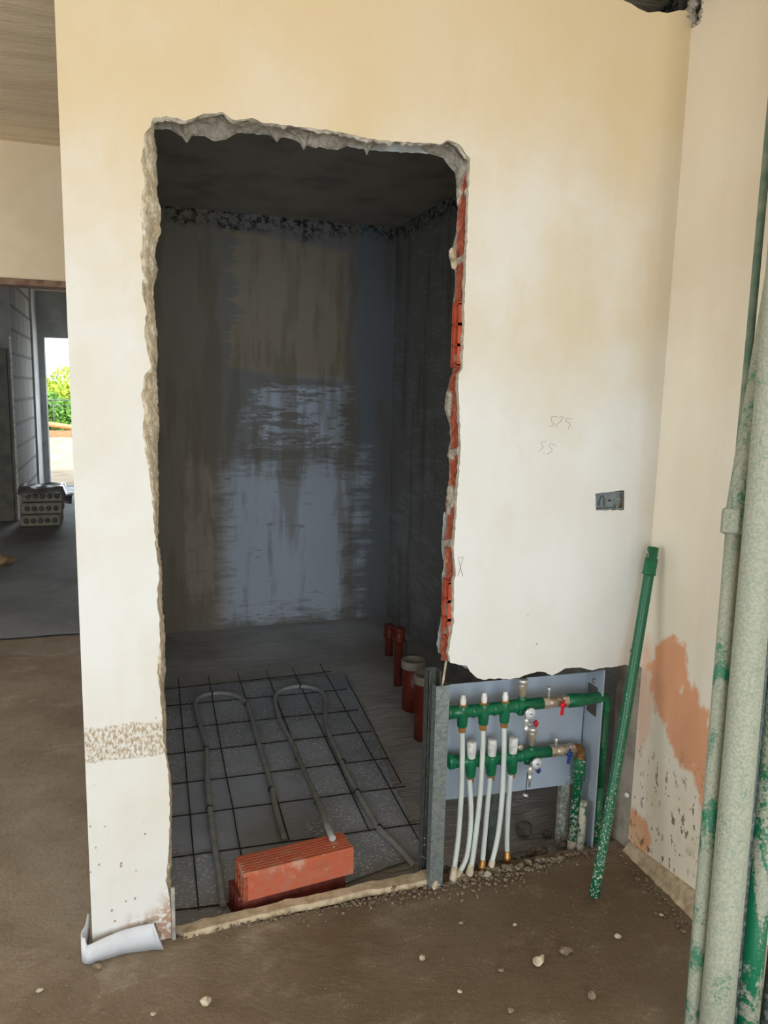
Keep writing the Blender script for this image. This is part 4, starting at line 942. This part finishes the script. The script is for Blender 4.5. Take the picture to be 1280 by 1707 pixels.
# mortared stub next to the down pipe
q = P(980, 1428, 'z', -.01); b = MB(); b.tube([(q.x, .05, -.03), (q.x+.002, .05, .1), (q.x+.004, .052, P(984, 1335, 'y', .05).z)], [.0135, .013, .012], 16); tag(b.build('pipe_stub', spatter('mortar_crusted_pipe', (60, 100, 78), (190, 190, 176), 45, .40, .48)), 'mortar-crusted green pipe stub just right of the down pipe', 'pipe')

# six white heating tubes
def htube(label, px, ytop, ybot, sleeve):
    r = thing('heating_tube', label, 'tube', 'white heating tubes below the manifolds')
    m = len(px)
    zs = []
    q = []
    y0 = ytop
    for k, (a, c_) in enumerate(px):
        t = max(0, (c_-1230)/(1450-1230)); yy = ytop+(ybot-ytop)*min(1, t)**1.2; q.append(P(a, c_, 'y', yy))
    MB().tube(smooth(q, 6), .0083, 14).build('tube', TUBE, r)
    d = (q[-1]-q[-2]).normalized(); e_ = q[-1]
    ln = max(.012, (e_.z+.012)/max(.2, -d.z)); ln = min(ln, .06)
    MB().lathe(e_-d*.006, d, [(0, .009), (.002, .0105), (ln*.45, .0105), (ln*.5, .012), (ln+.006, .0135)], 12).build('sleeve', sleeve, r)
    based(r, e_+d*ln)
htube('white tube from the left tap of the upper manifold', [(770,1217),(770.5,1250),(770,1280),(769,1317),(764,1392),(757,1447)], YU-.004, .01, STONE)
htube('white tube bending left from the left outlet of the lower manifold', [(782.5,1299),(784,1325),(785,1355),(783,1392),(777,1430),(766,1453)], YLo-.006, .018, STONE)
htube('white tube from the middle tap of the upper manifold', [(805,1213),(804.5,1250),(803,1280),(800,1327),(794,1383),(788,1430),(785,1443)], YU-.004, .016, STONE)
htube('white tube from the middle outlet of the lower manifold', [(816.5,1296),(815,1315),(813,1336),(808,1392),(804,1436)], YLo-.006, .03, BRASS)
htube('white tube from the right tap of the upper manifold', [(840,1209),(840,1250),(839,1280),(837,1327),(830,1392),(820,1437)], YU-.004, .03, STONE)
htube('white tube from the right outlet of the lower manifold, brass sleeve', [(851,1291),(849,1320),(847,1346),(845,1392),(845,1421)], YLo-.006, .05, BRASS)

# ------------------------------------------------------------------ pipes leaning on the walls
lp = thing('leaning_pipe', 'single green pipe with coupling leaning alone in the corner', 'pipe')
f0 = P(990, 1494, 'z', .012); t1 = P(1089, 912, 'x', 1.655); b = MB()
u = (t1-f0).normalized(); L = (t1-f0).length
bend = [f0 + u*L*k/10 + V((.003, 0, 0))*math.sin(k/10*3.14) for k in range(11)]
b.tube(bend, .0158, 22); b.build('pipe', GREENSP, lp)
cpl = MB().lathe(f0+u*(L-.088), u, [(0, .017), (.002, .0205), (.008, .0205), (.010, .0195), (.052, .0195), (.054, .0165), (.088, .0165), (.0885, .011)], 24).build('coupling', GREEN, lp)
tt_ = f0+u*(L-.012); MB().tube(smooth([tt_+V((-.024, -.004, .002)), tt_+V((-.020, -.006, -.012)), tt_+V((-.022, -.004, -.03)), tt_+V((-.018, -.002, -.05))], 4), .0008, 5).build('thread_end', WHITE, cpl)
based(lp, f0)
def rod(name, label, pb, pt_, r, mat, yb, up_=None):
    """pb, pt_: photo positions of the axis low and high; the foot stands on the floor, the head rests near the right wall"""
    t = thing(name, label, 'pipe', 'pipes leaning on the right wall')
    a = P(*pb, 'y', yb[0]); c_ = P(*pt_, 'y', yb[1]); u = (c_-a).normalized()
    foot = a - u*((a.z-.012)/u.z)
    if up_:
        S, T_, r2, yS = up_; zs = P(*S, 'y', yS).z; s = (zs-foot.z)/u.z; jn = foot+u*s
        u2 = (P(*T_, 'y', jn.y+.05)-jn).normalized(); L2 = min((1.69-r2-.003-jn.x)/max(.01, u2.x), 1.6)
        MB().tube([foot+u*s*k/6 for k in range(7)], r, 26).build('pipe', mat, t)
        MB().tube([jn+u2*L2*k/6 for k in range(7)], r2, 26).build('upper_pipe', mat, t)
        MB().lathe(jn-u*.032, u, [(0, r+.001), (.004, r2+.006), (.056, r2+.006), (.061, r2+.001)], 10, flat=True).build('coupling', mat, t)
    else:
        L = min((2.62-foot.z)/u.z, (1.69-r-.004-foot.x)/max(.01, u.x))
        MB().tube([foot+u*L*k/8 for k in range(9)], r, 26).build('pipe', mat, t)
    print(label[:20], [round(q, 3) for q in foot], [round(q, 3) for q in u]); based(t, foot)
rod('green_pipe', 'dust-coated green pipe with coupling, leftmost in front of the right wall', (1157, 1690), (1214, 1000), .0190, DUSTA, (-.76, -.62), ((1228, 868), (1263, 640), .0235, -.59))
rod('green_pipe', 'slim dark green pipe tucked behind the coupled one', (1147, 1690), (1243, 640), .0095, simple('dusty_slim_green_pipe', (74, 110, 92), .6, c2=(132, 142, 126), sc_=14), (-.70, -.50))  # the slim pipe's own dusty grey-green
rod('large_pipe', 'thickest pale dust-coated pipe of the bundle', (1195, 1690), (1256, 1000), .0350, DUSTB, (-.81, -.69))
rod('conduit', 'thin dark dusty conduit between the thick pipe and the right green pipe', (1222, 1690), (1276, 1120), .0085, DUSTC, (-.80, -.70))
rod('green_pipe', 'half dusty bright green pipe, rightmost of the bundle', (1246, 1690), (1298, 1130), .0245, DUSTD, (-.81, -.72))
rod('grey_pipe', 'grey dusty pipe cut by the bottom right corner', (1286, 1690), (1330, 1300), .022, DUSTC, (-.82, -.76))

q = P(1047, 1324, 'x', 1.688); tag(MB().lathe(q, (-1, -.4, 0), [(-.004, .005), (.006, .006), (.008, .009), (.011, .008), (.012, .004)], 12).build('wall_plug', WHITE), 'small white plug in the plaster edge right of the leaning pipe', 'plug')
# ------------------------------------------------------------------ foam strip, lath, stones, gravel
b = MB(); vs = []; path = [(-.012, .075), (-.013, .05), (-.016, .02), (-.024, -.005), (-.022, -.030), (-.004, -.040), (.03, -.036), (.08, -.030), (.13, -.036), (.168, -.046)]
sp_ = smooth([(a, c_, 0) for a, c_ in path], 6); m_ = len(sp_)
for k, p in enumerate(sp_):
    u_ = k/(m_-1); top = .068+.012*u_ - .02*max(0, (.62-u_))*0; lo_z = .003
    lean = -.004 - .012*max(0, u_-.5)
    if u_ > .5: top = .052 + .03*(u_-.5)*2
    vs += [(p.x + (.012*u_ if u_ > .9 else 0), p.y+lean*-.6, lo_z), (p.x, p.y-.004*math.sin(u_*3.1), (top+lo_z)/2), (p.x-(.012 if u_ > .98 else 0), p.y+.010*u_, top)]
fs = []
for k in range(m_-1):
    for q in range(2): a_ = k*3+q; fs.append((a_, a_+3, a_+4, a_+1))
b.add(vs, fs, 0, True); fo = b.build('foam_edge_strip', FOAM); tag(fo, 'white foam edging strip curled around the foot of the left pier', 'foam strip')
md = fo.modifiers.new('thick', 'SOLIDIFY'); md.thickness = .005; md.offset = 0
b = MB(); e0 = P(292, 1566, 'y', -.008); e1 = P(286, 1480, 'y', -.008); b.box((e1.x-.002, -.012, .001), (e0.x+.0015, -.004, e1.z), 0, None, .001); tag(b.build('plastic_lath', simple('grey_lath', (176, 172, 164), .6)), 'thin pale lath standing at the right foot of the left pier', 'lath')

def stone(label, px, py, r, mat, sq=(1.2, .9, .6), z=0.0, seed=None, ax=None, name='stone'):
    q = P(px, py, 'z', z); sd = seed if seed is not None else int(px+py)
    b = MB(); b.rock((q.x, q.y, z+r*sq[2]*.75), r, sd, sq); return tag(b.build(name, mat), label, 'stone', 'stones on the floor')
stone('largest white stone chip on the floor right of centre', 898, 1606, .019, STONE, (1.3, .8, .6))
stone('flat tan stone beside the largest white chip', 942, 1588, .021, STONED, (1.2, .8, .5))
stone('pale stone at the bottom edge of the floor, left of centre', 343, 1674, .015, STONE, (1, 1, .8))
stone('pale square pebble alone in the middle of the floor', 703, 1600, .010, STONE, (1, 1, .8))
stone('pale stone near the right ledge', 1030, 1563, .011, STONE)
stone('brownish stone at the bottom of the floor near the pipes', 986, 1664, .012, STONED, (1, 1, .8))
stone('round white pebble just behind the largest white chip', 858, 1543, .008, STONE)
stone('small tan pebble below the steel stud', 768, 1540, .008, STONED)
stone('white pebble close to the foot of the pipe bundle', 1102, 1527, .008, STONE)
stone('small stone between the middle pebble and the bottom edge', 766, 1654, .008, STONE)
stone('brown pebble near the bottom edge right of centre', 851, 1686, .009, STONED)
stone('double pebble left of the largest white chip', 834, 1619, .008, STONED)
stone('flat stone flake in front of the foam strip', 163, 1612, .014, STONED, (1.4, .8, .35))
stone('white pebble near the bottom left corner', 66, 1653, .009, STONE)
stone('white pebble at the bottom edge below the foam strip', 256, 1692, .008, STONE)
stone('tan stone on the gravel just right of the bricks', 655, 1483, .011, STONED, (1, 1, .8))
stone('pale lump of mortar between the white tube ends', 812, 1462, .014, MORTAR, (1, 1, .9), name='mortar_lump')
stone('large grey rubble stone under the manifold panel', 873, 1392, .036, STONEG, (1.2, 1, 1), -.07, 4, name='rubble_stone')
stone('smaller grey rubble stone right of the large one under the panel', 912, 1396, .018, STONEG, (1, 1, 1), -.07, 9, name='rubble_stone')
# crumbs (countless)
rn = random.Random(11); b = MB()
def crumbs(n_, fn, lo, hi):
    for k in range(n_):
        x_, y_ = fn(); r_ = lo+(hi-lo)*rn.random()**3; b.rock((x_, y_, r_*.35), r_, rn.randint(0, 999), (1, 1, .8))
for p_, q_ in ((0, 1),): pass
def along(p, q, s0, s1):
    a = P(*p, 'z', 0); c_ = P(*q, 'z', 0)
    def f():
        t = rn.random(); pp = a.lerp(c_, t); return pp.x, pp.y - abs(rn.gauss(0, 1))*(s0+(s1-s0)*t)
    return f
crumbs(260, along((300, 1560), (560, 1508), .010, .022), .0015, .006)
crumbs(700, along((560, 1508), (860, 1446), .022, .045), .0015, .008)
crumbs(330, along((755, 1462), (1010, 1412), .025, .03), .0015, .008)
crumbs(170, along((755, 1462), (930, 1428), .018, .02), .003, .014)
def rg():
    t = rn.random(); return 1.64-.012*t-abs(rn.gauss(0, .03)), -.02-.55*t
crumbs(380, rg, .0015, .007)
def any_():
    return rn.uniform(-.8, 1.55), rn.uniform(-1.0, -.03)
crumbs(260, any_, .001, .0035)
def lf(): return rn.gauss(-.05, .05), rn.gauss(.0, .1)-.05
def lf2():
    while True:
        x_, y_ = lf()
        if x_ < -.03 or y_ < -.06: return x_, y_
crumbs(110, lf2, .001, .004)
tag(b.build('gravel', GRAV), 'loose gravel and mortar crumbs strewn along the threshold and walls', 'gravel', kind='stuff')
# loose rubble edge under the manifold
b = MB()
for k in range(150):
    x_ = rn.uniform(1.0, 1.66); b.rock((x_, rn.uniform(.03, .10), -.03+rn.uniform(-.02, .02)), rn.uniform(.006, .018), rn.randint(0, 999), (1, 1, .8))
tag(b.build('rubble', simple('dark_rubble', (92, 84, 74), .95, c2=(64, 56, 48), sc_=60, bs=.5)), 'dark crushed rubble in the recess under the manifold', 'rubble', kind='stuff')
